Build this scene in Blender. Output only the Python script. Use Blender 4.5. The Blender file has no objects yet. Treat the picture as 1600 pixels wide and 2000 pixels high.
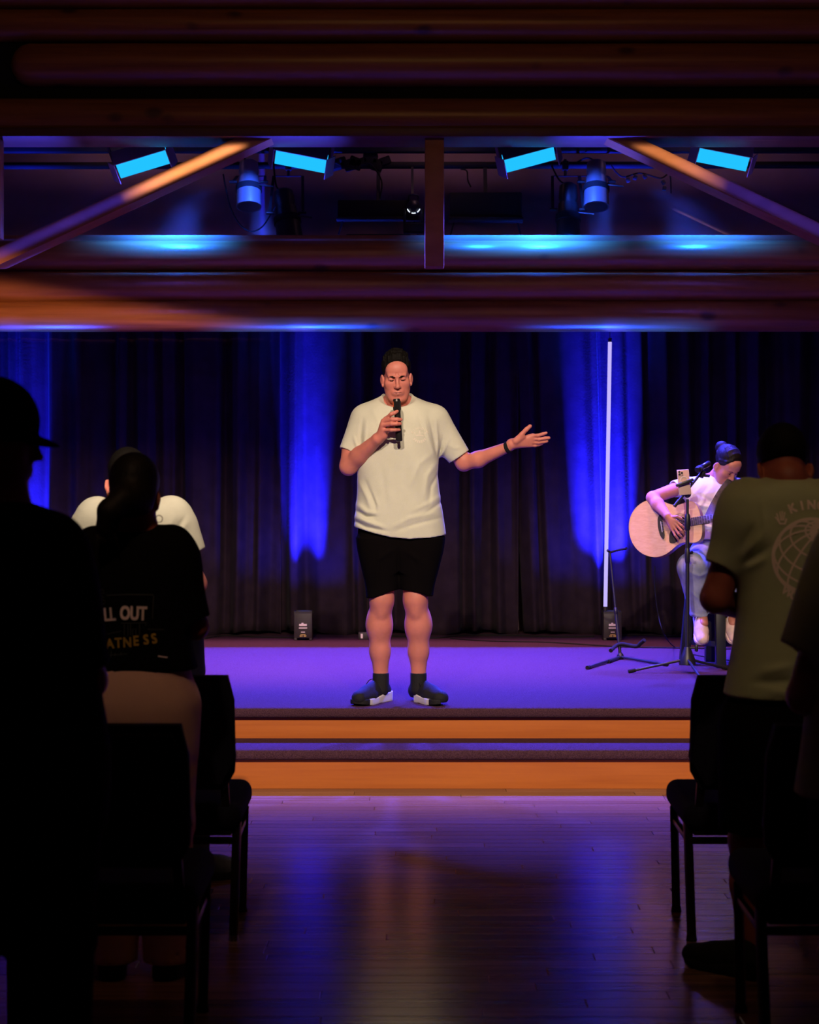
import bpy, bmesh, math, random
import numpy as np
from mathutils import Vector, Matrix, Euler
from mathutils.bvhtree import BVHTree
random.seed(7); RNG = np.random.default_rng(7)
SC = bpy.context.scene; COL = SC.collection
PI = math.pi

# ------------------------------------------------------------------ camera
F = 3333.0; HOR = 950.0; EYE = 1.54
cam = bpy.data.cameras.new('camera'); CAM = bpy.data.objects.new('camera', cam); COL.objects.link(CAM)
CAM.location = (0, 0, EYE); CAM.rotation_euler = (PI / 2, 0, 0)
cam.sensor_fit = 'VERTICAL'; cam.sensor_height = 36; cam.lens = F / 2000 * 36
cam.shift_y = (HOR - 1000) / 2000
cam.dof.use_dof = True; cam.dof.focus_distance = 9.25; cam.dof.aperture_fstop = 4.0
SC.camera = CAM

def at(px, py, D):
    """the point of the place seen at a pixel of the photograph, at depth D metres from the lens"""
    return Vector(((px - 800) / F * D, D, EYE - (py - HOR) / F * D))

# ------------------------------------------------------------------ world, exposure
W = bpy.data.worlds.new('dark_hall'); SC.world = W; W.use_nodes = True
W.node_tree.nodes['Background'].inputs[0].default_value = (0.02, 0.012, 0.008, 1)
W.node_tree.nodes['Background'].inputs[1].default_value = 0.0
vs = SC.view_settings; vs.view_transform = 'Standard'; vs.look = 'None'; vs.gamma = 1; vs.exposure = 0.0
vs.use_curve_mapping = False

# ------------------------------------------------------------------ lamps
def spot(name, loc, aim, watts, col, angle, blend=.3, radius=.03, shutters=()):
    """a stage spot; shutters are framing blades: (edge point, edge point, lit side point, softness)"""
    L = bpy.data.lights.new(name, 'SPOT'); o = bpy.data.objects.new(name, L); COL.objects.link(o)
    o.location = loc; q = (Vector(aim) - Vector(loc)).to_track_quat('-Z', 'Y'); o.rotation_euler = q.to_euler()
    L.energy = watts; L.color = col; L.spot_size = math.radians(angle); L.spot_blend = blend; L.shadow_soft_size = radius
    if shutters:
        L.use_nodes = True; nt = L.node_tree; N = nt.nodes; em = N['Emission']
        tc = N.new('ShaderNodeTexCoord'); sx = N.new('ShaderNodeSeparateXYZ'); nt.links.new(tc.outputs['Normal'], sx.inputs[0])
        def mth(op, a, b=None, clamp=False):
            n = N.new('ShaderNodeMath'); n.operation = op; n.use_clamp = clamp
            for i, x in enumerate((a, b)):
                if x is None: continue
                if isinstance(x, (int, float)): n.inputs[i].default_value = x
                else: nt.links.new(x, n.inputs[i])
            return n.outputs[0]
        u = mth('DIVIDE', sx.outputs[0], sx.outputs[2]); v = mth('DIVIDE', sx.outputs[1], sx.outputs[2])
        inv = Matrix.LocRotScale(Vector(loc), q, None).inverted()
        def uv(p):
            p = inv @ Vector(p); return Vector((p.x / p.z, p.y / p.z))
        tot = None
        for p1, p2, ins, soft in shutters:
            a, b, c = uv(p1), uv(p2), uv(ins); d = (b - a).normalized(); n = Vector((-d.y, d.x))
            if (c - a).dot(n) < 0: n = -n
            m = mth('ADD', mth('ADD', mth('MULTIPLY', u, n.x), mth('MULTIPLY', v, n.y)), -a.dot(n))
            m = mth('ADD', mth('DIVIDE', m, soft), .5, True)
            tot = m if tot is None else mth('MULTIPLY', tot, m)
        nt.links.new(tot, em.inputs['Strength'])
    return o

BLUE = (.05, .05, 1.0); AZURE = (.012, .014, 1.0); KEY = (1.0, .76, .56)
# front-of-house wash on the stage, framed above and below
for k, x in enumerate((-.9, .95)):
    spot('front_wash', (x, 2.0, 5.2), (0, 9.5, 1.3), 1380, KEY, 70, .3, .05, [
        ((-3, 13.3, 1.55), (3, 13.3, 1.55), (0, 12, .5), .07),
        ((-3, 8.3, 0), (3, 8.3, 0), (0, 10, 0), .08),
        ((-4.2, 11, 0), (-4.2, 11, 3), (0, 11, 1), .2), ((4.0, 11, 0), (4.0, 11, 3), (0, 11, 1), .2)])
# extra spots standing in for the weak lower edge of that wash, on the backs of the second row
for x, e, w in ((.9, .80, 150), (-.9, -.58, 200)):
    spot('front_spill', (x, 2.0, 5.2), (x * 1.2, 6.0, 1.0), w, (1.0, .62, .36), 80, .4, .15, [
        ((-3, 5.4, .35 if x > 0 else .78), (3, 5.4, .35 if x > 0 else .78), (x, 6, 1.7), .22 if x > 0 else .10), ((-3, 7.0, 0), (3, 7.0, 0), (0, 5, 0), .2), ((e, 5.4, 0), (e, 5.4, 2), (e * 3, 5.4, 1), .02)])
# warm framed spot on the left of the lower log beam
spot('beam_spot', (1.6, 2.0, 2.9), (-1.5, 12.85, 2.7), 4200, (1.0, .45, .36), 40, .5, .03, [
    (at(100, 572, 12.85), at(850, 700, 12.85), at(100, 640, 12.85), .012),
    (at(1050, 400, 12.85), at(1250, 900, 12.85), at(100, 640, 12.85), .06),
    (at(0, 642, 12.85), at(900, 642, 12.85), at(100, 600, 12.85), .004)])
# a weaker one over the whole beam
spot('beam_spot', (0, 2.0, 2.9), (0, 12.85, 2.9), 30, (1.0, .40, .22), 60, .5, .05, [
    (at(0, 440, 12.85), at(1600, 440, 12.85), at(800, 600, 12.85), .01), (at(0, 642, 12.85), at(900, 642, 12.85), at(100, 600, 12.85), .004)])
# spots added only to tint the brace faces, framed to them: warm at the upper ends, blue at the lower
def brace_fills(sx, e0, e1, f0, f1, warm, mid, cool, w, wb):
    aim = (at(*e0, 11.46) + at(*f1, 11.46)) / 2; edge = [(at(*e0, 11.46), at(*e1, 11.46), at(*f0, 11.46), .0015), (at(*f0, 11.46), at(*f1, 11.46), at(*e0, 11.46), .0015)]
    P = lambda q: at(*q, 11.46)
    spot('brace_fill', (sx, 2.0, 4.0), aim, w, (1.0, .56, .30), 34, .5, .02, edge + [(P(mid[0]), P(mid[1]), P(warm), .025), (at(100, 285, 11.46), at(1500, 285, 11.46), at(800, 500, 11.46), .003)])
    spot('brace_fill', (sx, 2.0, 4.0), aim, wb, (.03, .03, 1.0), 34, .5, .02, edge + [(P(mid[0]), P(mid[1]), P(cool), .06)])
brace_fills(.4, (434, 288), (9, 483), (490, 280), (36, 488), (450, 290), ((210, 250), (330, 500)), (60, 470), 15000, 7000)
brace_fills(-.4, (1282, 285), (1637, 456), (1228, 281), (1640, 480), (1240, 290), ((1420, 250), (1340, 500)), (1580, 440), 6000, 6000)
# rose wash from the rig on the back of the stage
for x, w in ((-1.8, 800), (0, 800), (1.8, 330)): spot('rose_wash', (x, 10.2, 4.6), (x * .9, 12.3, .37), w, (1.0, .42, .62), 75, .8, .1, [((-3, 13.0, .37), (3, 13.0, .37), (0, 12, .37), .06)])
# dim house light high in the hall, turned to the log header
def area(name, loc, aim, watts, col, sx, sy):
    L = bpy.data.lights.new(name, 'AREA'); o = bpy.data.objects.new(name, L); COL.objects.link(o); o.location = loc
    o.rotation_euler = (Vector(aim) - Vector(loc)).to_track_quat('-Z', 'Y').to_euler()
    L.shape = 'RECTANGLE'; L.size = sx; L.size_y = sy; L.energy = watts; L.color = col
    return o
area('house_light', (.2, 4.4, 6.1), (.2, 11.4, 4.6), 17, (1.0, .50, .13), 3.5, .5)

# ------------------------------------------------------------------ object helpers
ORG = {}
def tag(o, label=None, cat=None, group=None, kind=None):
    if label: o['label'] = label
    if cat: o['category'] = cat
    if group: o['group'] = group
    if kind: o['kind'] = kind
    return o
def thing(name, loc, label, cat, group=None, rz=0):
    o = bpy.data.objects.new(name, None); COL.objects.link(o); o.location = loc; o.rotation_euler = (0, 0, rz)
    o.empty_display_size = .1; ORG[o.name] = Vector(loc); return tag(o, label, cat, group)
def link(name, me, mats, parent=None, origin=None):
    """link a mesh given in world coordinates, its origin on its parent's (or at origin)"""
    o = bpy.data.objects.new(name, me); COL.objects.link(o)
    for m in (mats if isinstance(mats, (list, tuple)) else [mats]): me.materials.append(m)
    org = ORG[parent.name] if parent is not None else Vector(origin or (0, 0, 0))
    me.transform(Matrix.Translation(-org)); ORG[o.name] = org
    if parent is not None: o.parent = parent
    else: o.location = org
    return o
class MB:
    """collects simple solids; build() links them as one mesh"""
    def __init__(s): s.bm = bmesh.new()
    def _xf(s, vs_, M): bmesh.ops.transform(s.bm, matrix=M, verts=vs_)
    def box(s, c, size, rot=None, bevel=0, seg=2, taper=None):
        r = bmesh.ops.create_cube(s.bm, size=1); v = r['verts']
        for w in v:
            w.co = Vector((w.co.x * size[0], w.co.y * size[1], w.co.z * size[2]))
            if taper and w.co.z > 0: w.co.x *= taper[0]; w.co.y *= taper[1]
        if bevel:
            es = list({e for w in v for e in w.link_edges})
            rr = bmesh.ops.bevel(s.bm, geom=es, offset=bevel, segments=seg, profile=.5, affect='EDGES')
            v = list({w for f in rr['faces'] for w in f.verts} | {w for w in v if w.is_valid})
            seen = set(v); st = list(v)
            while st:
                w = st.pop()
                for e in w.link_edges:
                    x = e.other_vert(w)
                    if x not in seen: seen.add(x); st.append(x)
            v = list(seen)
        M = Matrix.Translation(Vector(c))
        if rot is not None: M = M @ (rot.to_4x4() if isinstance(rot, Matrix) else Euler(rot).to_matrix().to_4x4())
        s._xf(v, M); return s
    def beam(s, a, b, w, h, bevel=0, up=(0, 0, 1)):
        a, b = Vector(a), Vector(b); d = (b - a); z = d.normalized(); x = Vector(up).cross(z)
        if x.length < 1e-4: x = Vector((1, 0, 0))
        x.normalize(); y = z.cross(x); R = Matrix((x, y, z)).transposed()
        return s.box((a + b) / 2, (w, h, d.length), R, bevel)
    def cyl(s, a, b, ra, rb=None, n=16, cap=True):
        a, b = Vector(a), Vector(b); rb = ra if rb is None else rb; d = b - a
        r = bmesh.ops.create_cone(s.bm, cap_ends=cap, segments=n, radius1=ra, radius2=rb, depth=d.length)
        s._xf(r['verts'], Matrix.Translation((a + b) / 2) @ d.to_track_quat('Z', 'Y').to_matrix().to_4x4()); return s
    def sph(s, c, r, sc=(1, 1, 1), rot=None, u=16, v=10):
        q = bmesh.ops.create_uvsphere(s.bm, u_segments=u, v_segments=v, radius=r)
        M = Matrix.Translation(Vector(c)) @ (Euler(rot).to_matrix().to_4x4() if rot else Matrix()) @ Matrix.Diagonal((*sc, 1))
        s._xf(q['verts'], M); return s
    def lathe(s, a, b, prof, n=20):
        """profile of (t along a-b in metres, radius)"""
        a, b = Vector(a), Vector(b); q = (b - a).to_track_quat('Z', 'Y').to_matrix(); rings = []
        for t, r in prof:
            rings.append([s.bm.verts.new(a + q @ Vector((r * math.cos(2 * PI * i / n), r * math.sin(2 * PI * i / n), t))) for i in range(n)])
        for p, w in zip(rings, rings[1:]):
            for i in range(n): s.bm.faces.new((p[i], p[(i + 1) % n], w[(i + 1) % n], w[i]))
        s.bm.faces.new(rings[0][::-1]); s.bm.faces.new(rings[-1]); return s
    def tube(s, pts, r, n=8, smooth=6):
        P = [Vector(p) for p in pts]
        if smooth and len(P) > 2:
            Q = []
            for i in range(len(P) - 1):
                p0, p1, p2, p3 = P[max(i - 1, 0)], P[i], P[i + 1], P[min(i + 2, len(P) - 1)]
                for k in range(smooth):
                    t = k / smooth
                    Q.append(.5 * ((2 * p1) + (p2 - p0) * t + (2 * p0 - 5 * p1 + 4 * p2 - p3) * t * t + (3 * p1 - p0 - 3 * p2 + p3) * t ** 3))
            P = Q + [P[-1]]
        up = Vector((.13, .27, .95)); rings = []
        for i, p in enumerate(P):
            d = (P[min(i + 1, len(P) - 1)] - P[max(i - 1, 0)]).normalized(); x = up.cross(d)
            if x.length < .05: x = Vector((1, 0, 0)).cross(d)
            x.normalize(); y = d.cross(x); up = y
            rings.append([s.bm.verts.new(p + r * (math.cos(2 * PI * k / n) * x + math.sin(2 * PI * k / n) * y)) for k in range(n)])
            up = Vector((.13, .27, .95))
        for a, b in zip(rings, rings[1:]):
            best = min(range(n), key=lambda o: sum((a[i].co - b[(i + o) % n].co).length for i in range(n)))
            for i in range(n): s.bm.faces.new((a[i], a[(i + 1) % n], b[(i + 1 + best) % n], b[(i + best) % n]))
        s.bm.faces.new(rings[0][::-1]); s.bm.faces.new(rings[-1]); return s
    def prism(s, poly, n0, n1, M):
        """a flat outline (u, v) thickened from n0 to n1 along the frame's third axis"""
        A = [s.bm.verts.new(M @ Vector((u, v, n0))) for u, v in poly]; B = [s.bm.verts.new(M @ Vector((u, v, n1))) for u, v in poly]
        k = len(poly)
        s.bm.faces.new(A[::-1]); s.bm.faces.new(B)
        for i in range(k): s.bm.faces.new((A[i], A[(i + 1) % k], B[(i + 1) % k], B[i]))
        return s
    def strip(s, poly, n0, n1, M, closed=True):
        A = [s.bm.verts.new(M @ Vector((u, v, n0))) for u, v in poly]; B = [s.bm.verts.new(M @ Vector((u, v, n1))) for u, v in poly]
        k = len(poly)
        for i in range(k if closed else k - 1): s.bm.faces.new((A[i], A[(i + 1) % k], B[(i + 1) % k], B[i]))
        return s
    def build(s, name, mats, parent=None, smooth=True, origin=None, angle=40):
        bmesh.ops.recalc_face_normals(s.bm, faces=s.bm.faces)
        me = bpy.data.meshes.new(name); s.bm.to_mesh(me); s.bm.free()
        if smooth:
            me.shade_smooth(); me.set_sharp_from_angle(angle=math.radians(angle))
        return link(name, me, mats, parent, origin)

def copy_tree(o, parent=None):
    c = o.copy(); COL.objects.link(c)
    if parent is not None: c.parent = parent
    ORG[c.name] = ORG[o.name]
    for ch in list(o.children): copy_tree(ch, c)
    return c

# ------------------------------------------------------------------ materials
def mat(name, col, rough=.6, metal=0, spec=.5, var=0, vscale=20, bump=0, bscale=200, sheen=0, emit=None, coat=0, stretch=None, col2=None, randcol=0):
    m = bpy.data.materials.new(name); m.use_nodes = True; nt = m.node_tree; N = nt.nodes; L = nt.links.new
    b = N['Principled BSDF']; b.inputs['Roughness'].default_value = rough; b.inputs['Metallic'].default_value = metal
    b.inputs['Specular IOR Level'].default_value = spec; b.inputs['Base Color'].default_value = (*col, 1)
    b.inputs['Sheen Weight'].default_value = sheen; b.inputs['Sheen Roughness'].default_value = .4; b.inputs['Coat Weight'].default_value = coat
    tc = N.new('ShaderNodeTexCoord'); vec = tc.outputs['Object']
    if stretch:
        mp = N.new('ShaderNodeMapping'); mp.inputs['Scale'].default_value = stretch; L(vec, mp.inputs[0]); vec = mp.outputs[0]
    if var or col2:
        n = N.new('ShaderNodeTexNoise'); n.inputs['Scale'].default_value = vscale; n.inputs['Detail'].default_value = 4; L(vec, n.inputs['Vector'])
        r = N.new('ShaderNodeValToRGB'); L(n.outputs['Fac'], r.inputs[0])
        c2 = col2 or tuple(min(1, c * (1 + var)) for c in col); c1 = col if col2 else tuple(c * (1 - var) for c in col)
        r.color_ramp.elements[0].position = .32; r.color_ramp.elements[1].position = .68
        r.color_ramp.elements[0].color = (*c1, 1); r.color_ramp.elements[1].color = (*c2, 1); L(r.outputs[0], b.inputs['Base Color'])
    if bump:
        n = N.new('ShaderNodeTexNoise'); n.inputs['Scale'].default_value = bscale; n.inputs['Detail'].default_value = 3; L(vec, n.inputs['Vector'])
        bp = N.new('ShaderNodeBump'); bp.inputs['Strength'].default_value = bump; bp.inputs['Distance'].default_value = .01; L(n.outputs['Fac'], bp.inputs['Height']); L(bp.outputs[0], b.inputs['Normal'])
    if emit:
        b.inputs['Emission Color'].default_value = (*emit[0], 1); b.inputs['Emission Strength'].default_value = emit[1]
    return m
def wood(name, c1, c2, rough=.4, knots=.6, kscale=2.6, grain=(1.2, 26, 26), rand=.25, coat=0, spec=.5, knotcol=(.05, .02, .008)):
    """pine: grain drawn out along the piece, dark knots, each piece its own tone"""
    m = bpy.data.materials.new(name); m.use_nodes = True; nt = m.node_tree; N = nt.nodes; L = nt.links.new
    b = N['Principled BSDF']; b.inputs['Roughness'].default_value = rough; b.inputs['Coat Weight'].default_value = coat; b.inputs['Specular IOR Level'].default_value = spec
    g = N.new('ShaderNodeNewGeometry'); oi = N.new('ShaderNodeObjectInfo')
    off = N.new('ShaderNodeVectorMath'); off.operation = 'SCALE'; off.inputs[0].default_value = (17.3, 9.1, 5.7); L(oi.outputs['Random'], off.inputs['Scale'])
    ad = N.new('ShaderNodeVectorMath'); ad.operation = 'ADD'; L(g.outputs['Position'], ad.inputs[0]); L(off.outputs[0], ad.inputs[1])
    mp = N.new('ShaderNodeMapping'); mp.inputs['Scale'].default_value = grain; L(ad.outputs[0], mp.inputs[0])
    n = N.new('ShaderNodeTexNoise'); n.inputs['Scale'].default_value = 1; n.inputs['Detail'].default_value = 5; n.inputs['Distortion'].default_value = .4; L(mp.outputs[0], n.inputs['Vector'])
    r = N.new('ShaderNodeValToRGB'); r.color_ramp.elements[0].position = .3; r.color_ramp.elements[1].position = .72
    r.color_ramp.elements[0].color = (*c1, 1); r.color_ramp.elements[1].color = (*c2, 1); L(n.outputs['Fac'], r.inputs[0]); out = r.outputs[0]
    hs = N.new('ShaderNodeHueSaturation'); mr = N.new('ShaderNodeMapRange'); mr.inputs[3].default_value = 1 - rand; mr.inputs[4].default_value = 1 + rand
    L(oi.outputs['Random'], mr.inputs[0]); L(mr.outputs[0], hs.inputs['Value']); L(out, hs.inputs['Color']); out = hs.outputs[0]
    if knots:
        mk = N.new('ShaderNodeMapping'); mk.inputs['Scale'].default_value = (kscale * .6, kscale, kscale); L(ad.outputs[0], mk.inputs[0])
        wv = N.new('ShaderNodeTexNoise'); wv.inputs['Scale'].default_value = 9; L(ad.outputs[0], wv.inputs['Vector'])
        mx = N.new('ShaderNodeVectorMath'); mx.operation = 'SCALE'; mx.inputs['Scale'].default_value = .10; L(wv.outputs['Color'], mx.inputs[0])
        a2 = N.new('ShaderNodeVectorMath'); L(mk.outputs[0], a2.inputs[0]); L(mx.outputs[0], a2.inputs[1])
        v = N.new('ShaderNodeTexVoronoi'); v.inputs['Scale'].default_value = 1; L(a2.outputs[0], v.inputs['Vector'])
        kr = N.new('ShaderNodeValToRGB'); kr.color_ramp.elements[0].color = (1, 1, 1, 1); kr.color_ramp.elements[1].color = (0, 0, 0, 1)
        kr.color_ramp.elements[0].position = .07; kr.color_ramp.elements[1].position = .16; L(v.outputs['Distance'], kr.inputs[0])
        mm = N.new('ShaderNodeMix'); mm.data_type = 'RGBA'; mf = N.new('ShaderNodeMath'); mf.operation = 'MULTIPLY'; mf.inputs[1].default_value = knots
        L(kr.outputs[0], mf.inputs[0]); L(mf.outputs[0], mm.inputs['Factor']); L(out, mm.inputs['A']); mm.inputs['B'].default_value = (*knotcol, 1); out = mm.outputs['Result']
    L(out, b.inputs['Base Color'])
    bp = N.new('ShaderNodeBump'); bp.inputs['Strength'].default_value = .15; bp.inputs['Distance'].default_value = .004; L(n.outputs['Fac'], bp.inputs['Height']); L(bp.outputs[0], b.inputs['Normal'])
    return m
def glow(name, col, s):
    m = bpy.data.materials.new(name); m.use_nodes = True; nt = m.node_tree; nt.nodes.clear()
    e = nt.nodes.new('ShaderNodeEmission'); e.inputs[0].default_value = (*col, 1); e.inputs[1].default_value = s
    o = nt.nodes.new('ShaderNodeOutputMaterial'); nt.links.new(e.outputs[0], o.inputs[0]); return m

M_LOG = wood('log_pine', (.22, .085, .016), (.38, .160, .034), .33, .85, 3.4, rand=.12)
M_RISER = wood('riser_pine', (.46, .118, .018), (.58, .165, .028), .45, .6, 3.2, rand=.05)
M_FLOOR = wood('floor_oak', (.17, .085, .055), (.31, .17, .11), .22, 0, grain=(1.5, 40, 40), rand=.38, spec=.6)
M_FBASE = mat('floor_joint', (.02, .012, .008), .8)
M_TIMBER = wood('truss_timber', (.30, .115, .035), (.42, .18, .06), .5, .25, 3, grain=(3, 9, 9), rand=.1)
M_BOARD = wood('shaded_board', (.07, .028, .014), (.12, .05, .025), .5, .25, 3, grain=(3, 9, 9), rand=.1)  # truss timber with shade put into its colour, for the header's underside
M_CARPET = mat('stage_carpet', (.052, .021, .034), .95, spec=.05, col2=(.105, .048, .070), vscale=160, bump=.6, bscale=220)
M_CURT = mat('curtain_velvet', (.026, .016, .026), 1, spec=0, col2=(.036, .022, .034), vscale=9, bump=.2, bscale=60, sheen=.03)
M_WALL = mat('dark_wall', (.34, .22, .24), .9, var=.1, vscale=3)
M_CEIL = wood('ceiling_boards', (.12, .05, .02), (.2, .09, .04), .6, .4, 2)
M_BLACK = mat('black_metal', (.012, .012, .014), .42, metal=.0, spec=.5)
M_BLACKM = mat('black_matte', (.009, .009, .010), .8, spec=.2)
M_STEEL = mat('dark_steel', (.05, .048, .05), .35, metal=.8)
M_CHROME = mat('bright_steel', (.6, .6, .6), .25, metal=1)
M_ALU = mat('brushed_barrel', (.25, .25, .27), .4, metal=.5)
M_RUBBER = mat('rubber', (.012, .010, .010), .9, spec=.2)
# ================================================================== the setting
ST = .37; TR = .203            # stage top, lower tread
YS = 9.02; YT = 8.66           # front edges of the two nosings
YC = 13.50                     # curtain line
fb = MB().box((0, 6.5, -.06), (11.6, 20, .08)).build('floor', M_FBASE, None, False); fb['kind'] = 'structure'
pk = MB().box((0, 0, -.010), (1, .0815, .020), bevel=.0012, seg=1).bm
pme = bpy.data.meshes.new('plank'); pk.to_mesh(pme); pk.free(); pme.materials.append(M_FLOOR)
row = 0; y = 4.38
while y < 8.72:
    x = -2.45 + random.uniform(-.9, 0)
    while x < 2.45:
        w = random.uniform(.9, 1.9); o = bpy.data.objects.new('plank', pme); COL.objects.link(o)
        o.location = (x + w / 2, y + .0415, 0); o.scale = (w - .002, 1, 1); o.parent = fb; x += w
    y += .083
MB().box((0, -.3, -.011), (11.6, 9.35, .018)).build('far_boards', M_FLOOR, fb, False)
MB().box((-4.15, 6.55, -.011), (3.3, 4.35, .018)).build('far_boards', M_FLOOR, fb, False)
MB().box((4.15, 6.55, -.011), (3.3, 4.35, .018)).build('far_boards', M_FLOOR, fb, False)
for n, c, s in (('wall_left', (-5.85, 6.5, 3.2), (.1, 20, 6.6)), ('wall_right', (5.85, 6.5, 3.2), (.1, 20, 6.6)),
                ('wall_back', (0, -3.5, 3.2), (11.6, .1, 6.6)), ('wall_front', (0, 14.0, 3.2), (11.6, .1, 6.6))):
    MB().box(c, s).build(n, M_WALL, None, False)['kind'] = 'structure'
MB().box((0, 6.5, 6.55), (11.8, 20.2, .1)).build('ceiling', M_CEIL, None, False)['kind'] = 'structure'

# ------------------------------------------------------------------ stage
stage = thing('stage', (0, YS, 0), None, None); stage['kind'] = 'structure'
MB().box((0, (YS + 13.9) / 2, ST - .028), (11.5, 13.9 - YS, .056), bevel=.018, seg=3).build('carpet', M_CARPET, stage)
MB().box((0, (YT + YS + .1) / 2, TR - .0275), (11.5, YS + .1 - YT, .055), bevel=.018, seg=3).build('carpet', M_CARPET, stage)
for zz, yy, h, nm in ((TR + (ST - .056 - TR) / 2, YS + .045, ST - .056 - TR, 'riser_board'), ((TR - .055) / 2, YT + .04, TR - .055, 'riser_board')):
    for x0, x1 in ((-5.7, -2.05), (-2.048, 1.93), (1.932, 5.7)):
        MB().box(((x0 + x1) / 2, yy, zz), (x1 - x0, .022, h), bevel=.001, seg=1).build(nm, M_RISER, stage, False)
MB().box((0, 11.5, ST - .2), (11.5, 4.6, .28)).build('frame', M_BLACKM, stage, False)

# ------------------------------------------------------------------ log beams
def log(name, parent, D, py0, py1, x0=-5.7, x1=5.7, round0=False):
    S = F / D; r = (py1 - py0) / S / 2; zc = EYE + (HOR - (py0 + py1) / 2) / S
    prof = [(0, r * .985)]; L = x1 - x0; n = 14
    if round0: prof = [(0, .02), (.012, r * .35), (.04, r * .68), (.08, r * .9), (.13, r)]
    prof += [(.2 + (L - .3) * i / n, r * (1 + .012 * math.sin(i * 1.9 + py0))) for i in range(n + 1)] + [(L, r)]
    return MB().lathe((x0, D + r, zc), (x1, D + r, zc), prof, 40).build(name, M_LOG, parent), r, zc
DU = 11.4
truss = thing('log_truss', (0, DU, at(0, 282, DU).z), 'dark pine log header with king post and sloping braces high over the stage front', 'beam')
log('log', truss, DU, -78, 8); log('log', truss, DU + .03, 10, 74)
log('log', truss, DU, 75, 160, x0=at(12, 0, DU).x, round0=True)
log('log', truss, DU, 184, 266)
zb = at(0, 264, DU).z
MB().box((0, DU + .185, zb - .008 + .03), (11.4, .37, .06), bevel=.006).build('bottom_board', M_BOARD, truss)
MB().box((0, DU + .25, zb + .62), (11.4, .2, 1.2)).build('backing_board', M_BLACKM, truss, False)
zt = zb; zend = at(0, 515, DU).z; kx = at(849, 0, DU).x
MB().box((kx, DU + .13, (zend + zt) / 2), (.128, .16, zt - zend + .02), bevel=.006).build('king_post', M_TIMBER, truss)
MB().box((at(-15, 0, DU).x, DU + .13, (at(0, 462, DU).z + zt) / 2), (.07, .1, zt - at(0, 462, DU).z), bevel=.006).build('side_post', M_TIMBER, truss)
def brace(p_top, p_bot, h):
    """a sloping timber cut level at both ends: outline in the truss plane, then thickened"""
    (x0, z0), (x1, z1) = p_top, p_bot
    M = Matrix(((1, 0, 0, 0), (0, 0, 1, DU + .06), (0, 1, 0, 0), (0, 0, 0, 1)))
    b = MB().prism([(x0, z0), (x0 + h, z0), (x1 + h, z1), (x1, z1)], 0, .22, M)
    bmesh.ops.bevel(b.bm, geom=list(b.bm.edges), offset=.005, segments=2, affect='EDGES')
    return b.build('brace', M_TIMBER, truss)
a0, a1 = at(422, 282, DU), at(495, 282, DU); e = at(-80, 515, DU)
xt = a0.x + (a0.x - e.x) / (a0.z - e.z) * (zt - a0.z); brace((xt, zt), (e.x, zend), a1.x - a0.x)
a0, a1 = at(1222, 282, DU), at(1287, 282, DU); e = at(1716, 515, DU)
xt = a0.x + (a0.x - e.x) / (a0.z - e.z) * (zt - a0.z); brace((xt, zt), (e.x, zend), a1.x - a0.x)

DL = 12.85
low = thing('log_beam', (0, DL, at(0, 645, DL).z), 'reddish pine log beam of three stacked logs just above the curtain', 'beam')
log('log', low, DL, 466, 526); log('log', low, DL - .01, 526, 588); _, rl, zl = log('log', low, DL - .02, 584, 645)
MB().box((0, DL + .24, at(0, 465, DL + .1).z), (11.4, .28, .045), bevel=.004).build('ledge_board', M_TIMBER, low)

# ------------------------------------------------------------------ curtains
def curtain(x0, x1, D, seed, label, z0=ST + .015, z1=3.5, lean=0, hem=True):
    rg = np.random.default_rng(seed); nx = int((x1 - x0) / .011); nz = 46
    X = np.linspace(0, x1 - x0, nx); Z = np.linspace(0, 1, nz)
    xx, zz = np.meshgrid(X, Z); Y = np.zeros_like(xx)
    warp = sum(a * np.sin(2 * PI * xx / w + p) for a, w, p in zip((.06, .035, .02), (.9, .43, .27), rg.uniform(0, 6, 3)))
    for a, w in ((.056, .23), (.030, .34), (.014, .11), (.03, .8)):
        p = rg.uniform(0, 6); s = np.sin(2 * PI * (xx + warp + .035 * np.sin(zz * 2.2 + p) * (1 - zz)) / w + p)
        Y += a * (np.abs(s) ** .8 * np.sign(s)) * (1.0 - .25 * zz)
    Y += .02 * (1 - zz) ** 6 * np.sin(xx * 31 + rg.uniform(0, 6))
    px = x0 + xx + lean * (zz - .5) * (xx / (x1 - x0) - .5)
    v = np.stack([px, D + Y, z0 + (z1 - z0) * zz + .018 * np.sin(xx * 9) * (1 - zz) ** 8], -1).reshape(-1, 3)
    i = np.arange(nx - 1)[None] + nx * np.arange(nz - 1)[:, None]; f = np.stack([i, i + 1, i + nx + 1, i + nx], -1).reshape(-1, 4)
    me = bpy.data.meshes.new('curtain'); me.from_pydata(v.tolist(), [], f.tolist()); me.shade_smooth()
    o = link('curtain', me, M_CURT, None, ((x0 + x1) / 2, D, z0)); tag(o, label, 'curtain', 'stage curtains')
    so = o.modifiers.new('thickness', 'SOLIDIFY'); so.thickness = .006
    return o
XA = at(548, 0, YC).x; XB = at(1012, 0, YC).x
curtain(-5.6, XA, YC - .03, 3, 'dark velvet stage curtain panel hanging behind the left rows of people')
curtain(XA - .02, XB, YC, 11, 'velvet curtain panel lit bright blue behind the singer')
curtain(XB - .03, 5.6, YC - .02, 29, 'velvet curtain panel behind the glowing tube and the guitarist', lean=.3)

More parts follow.
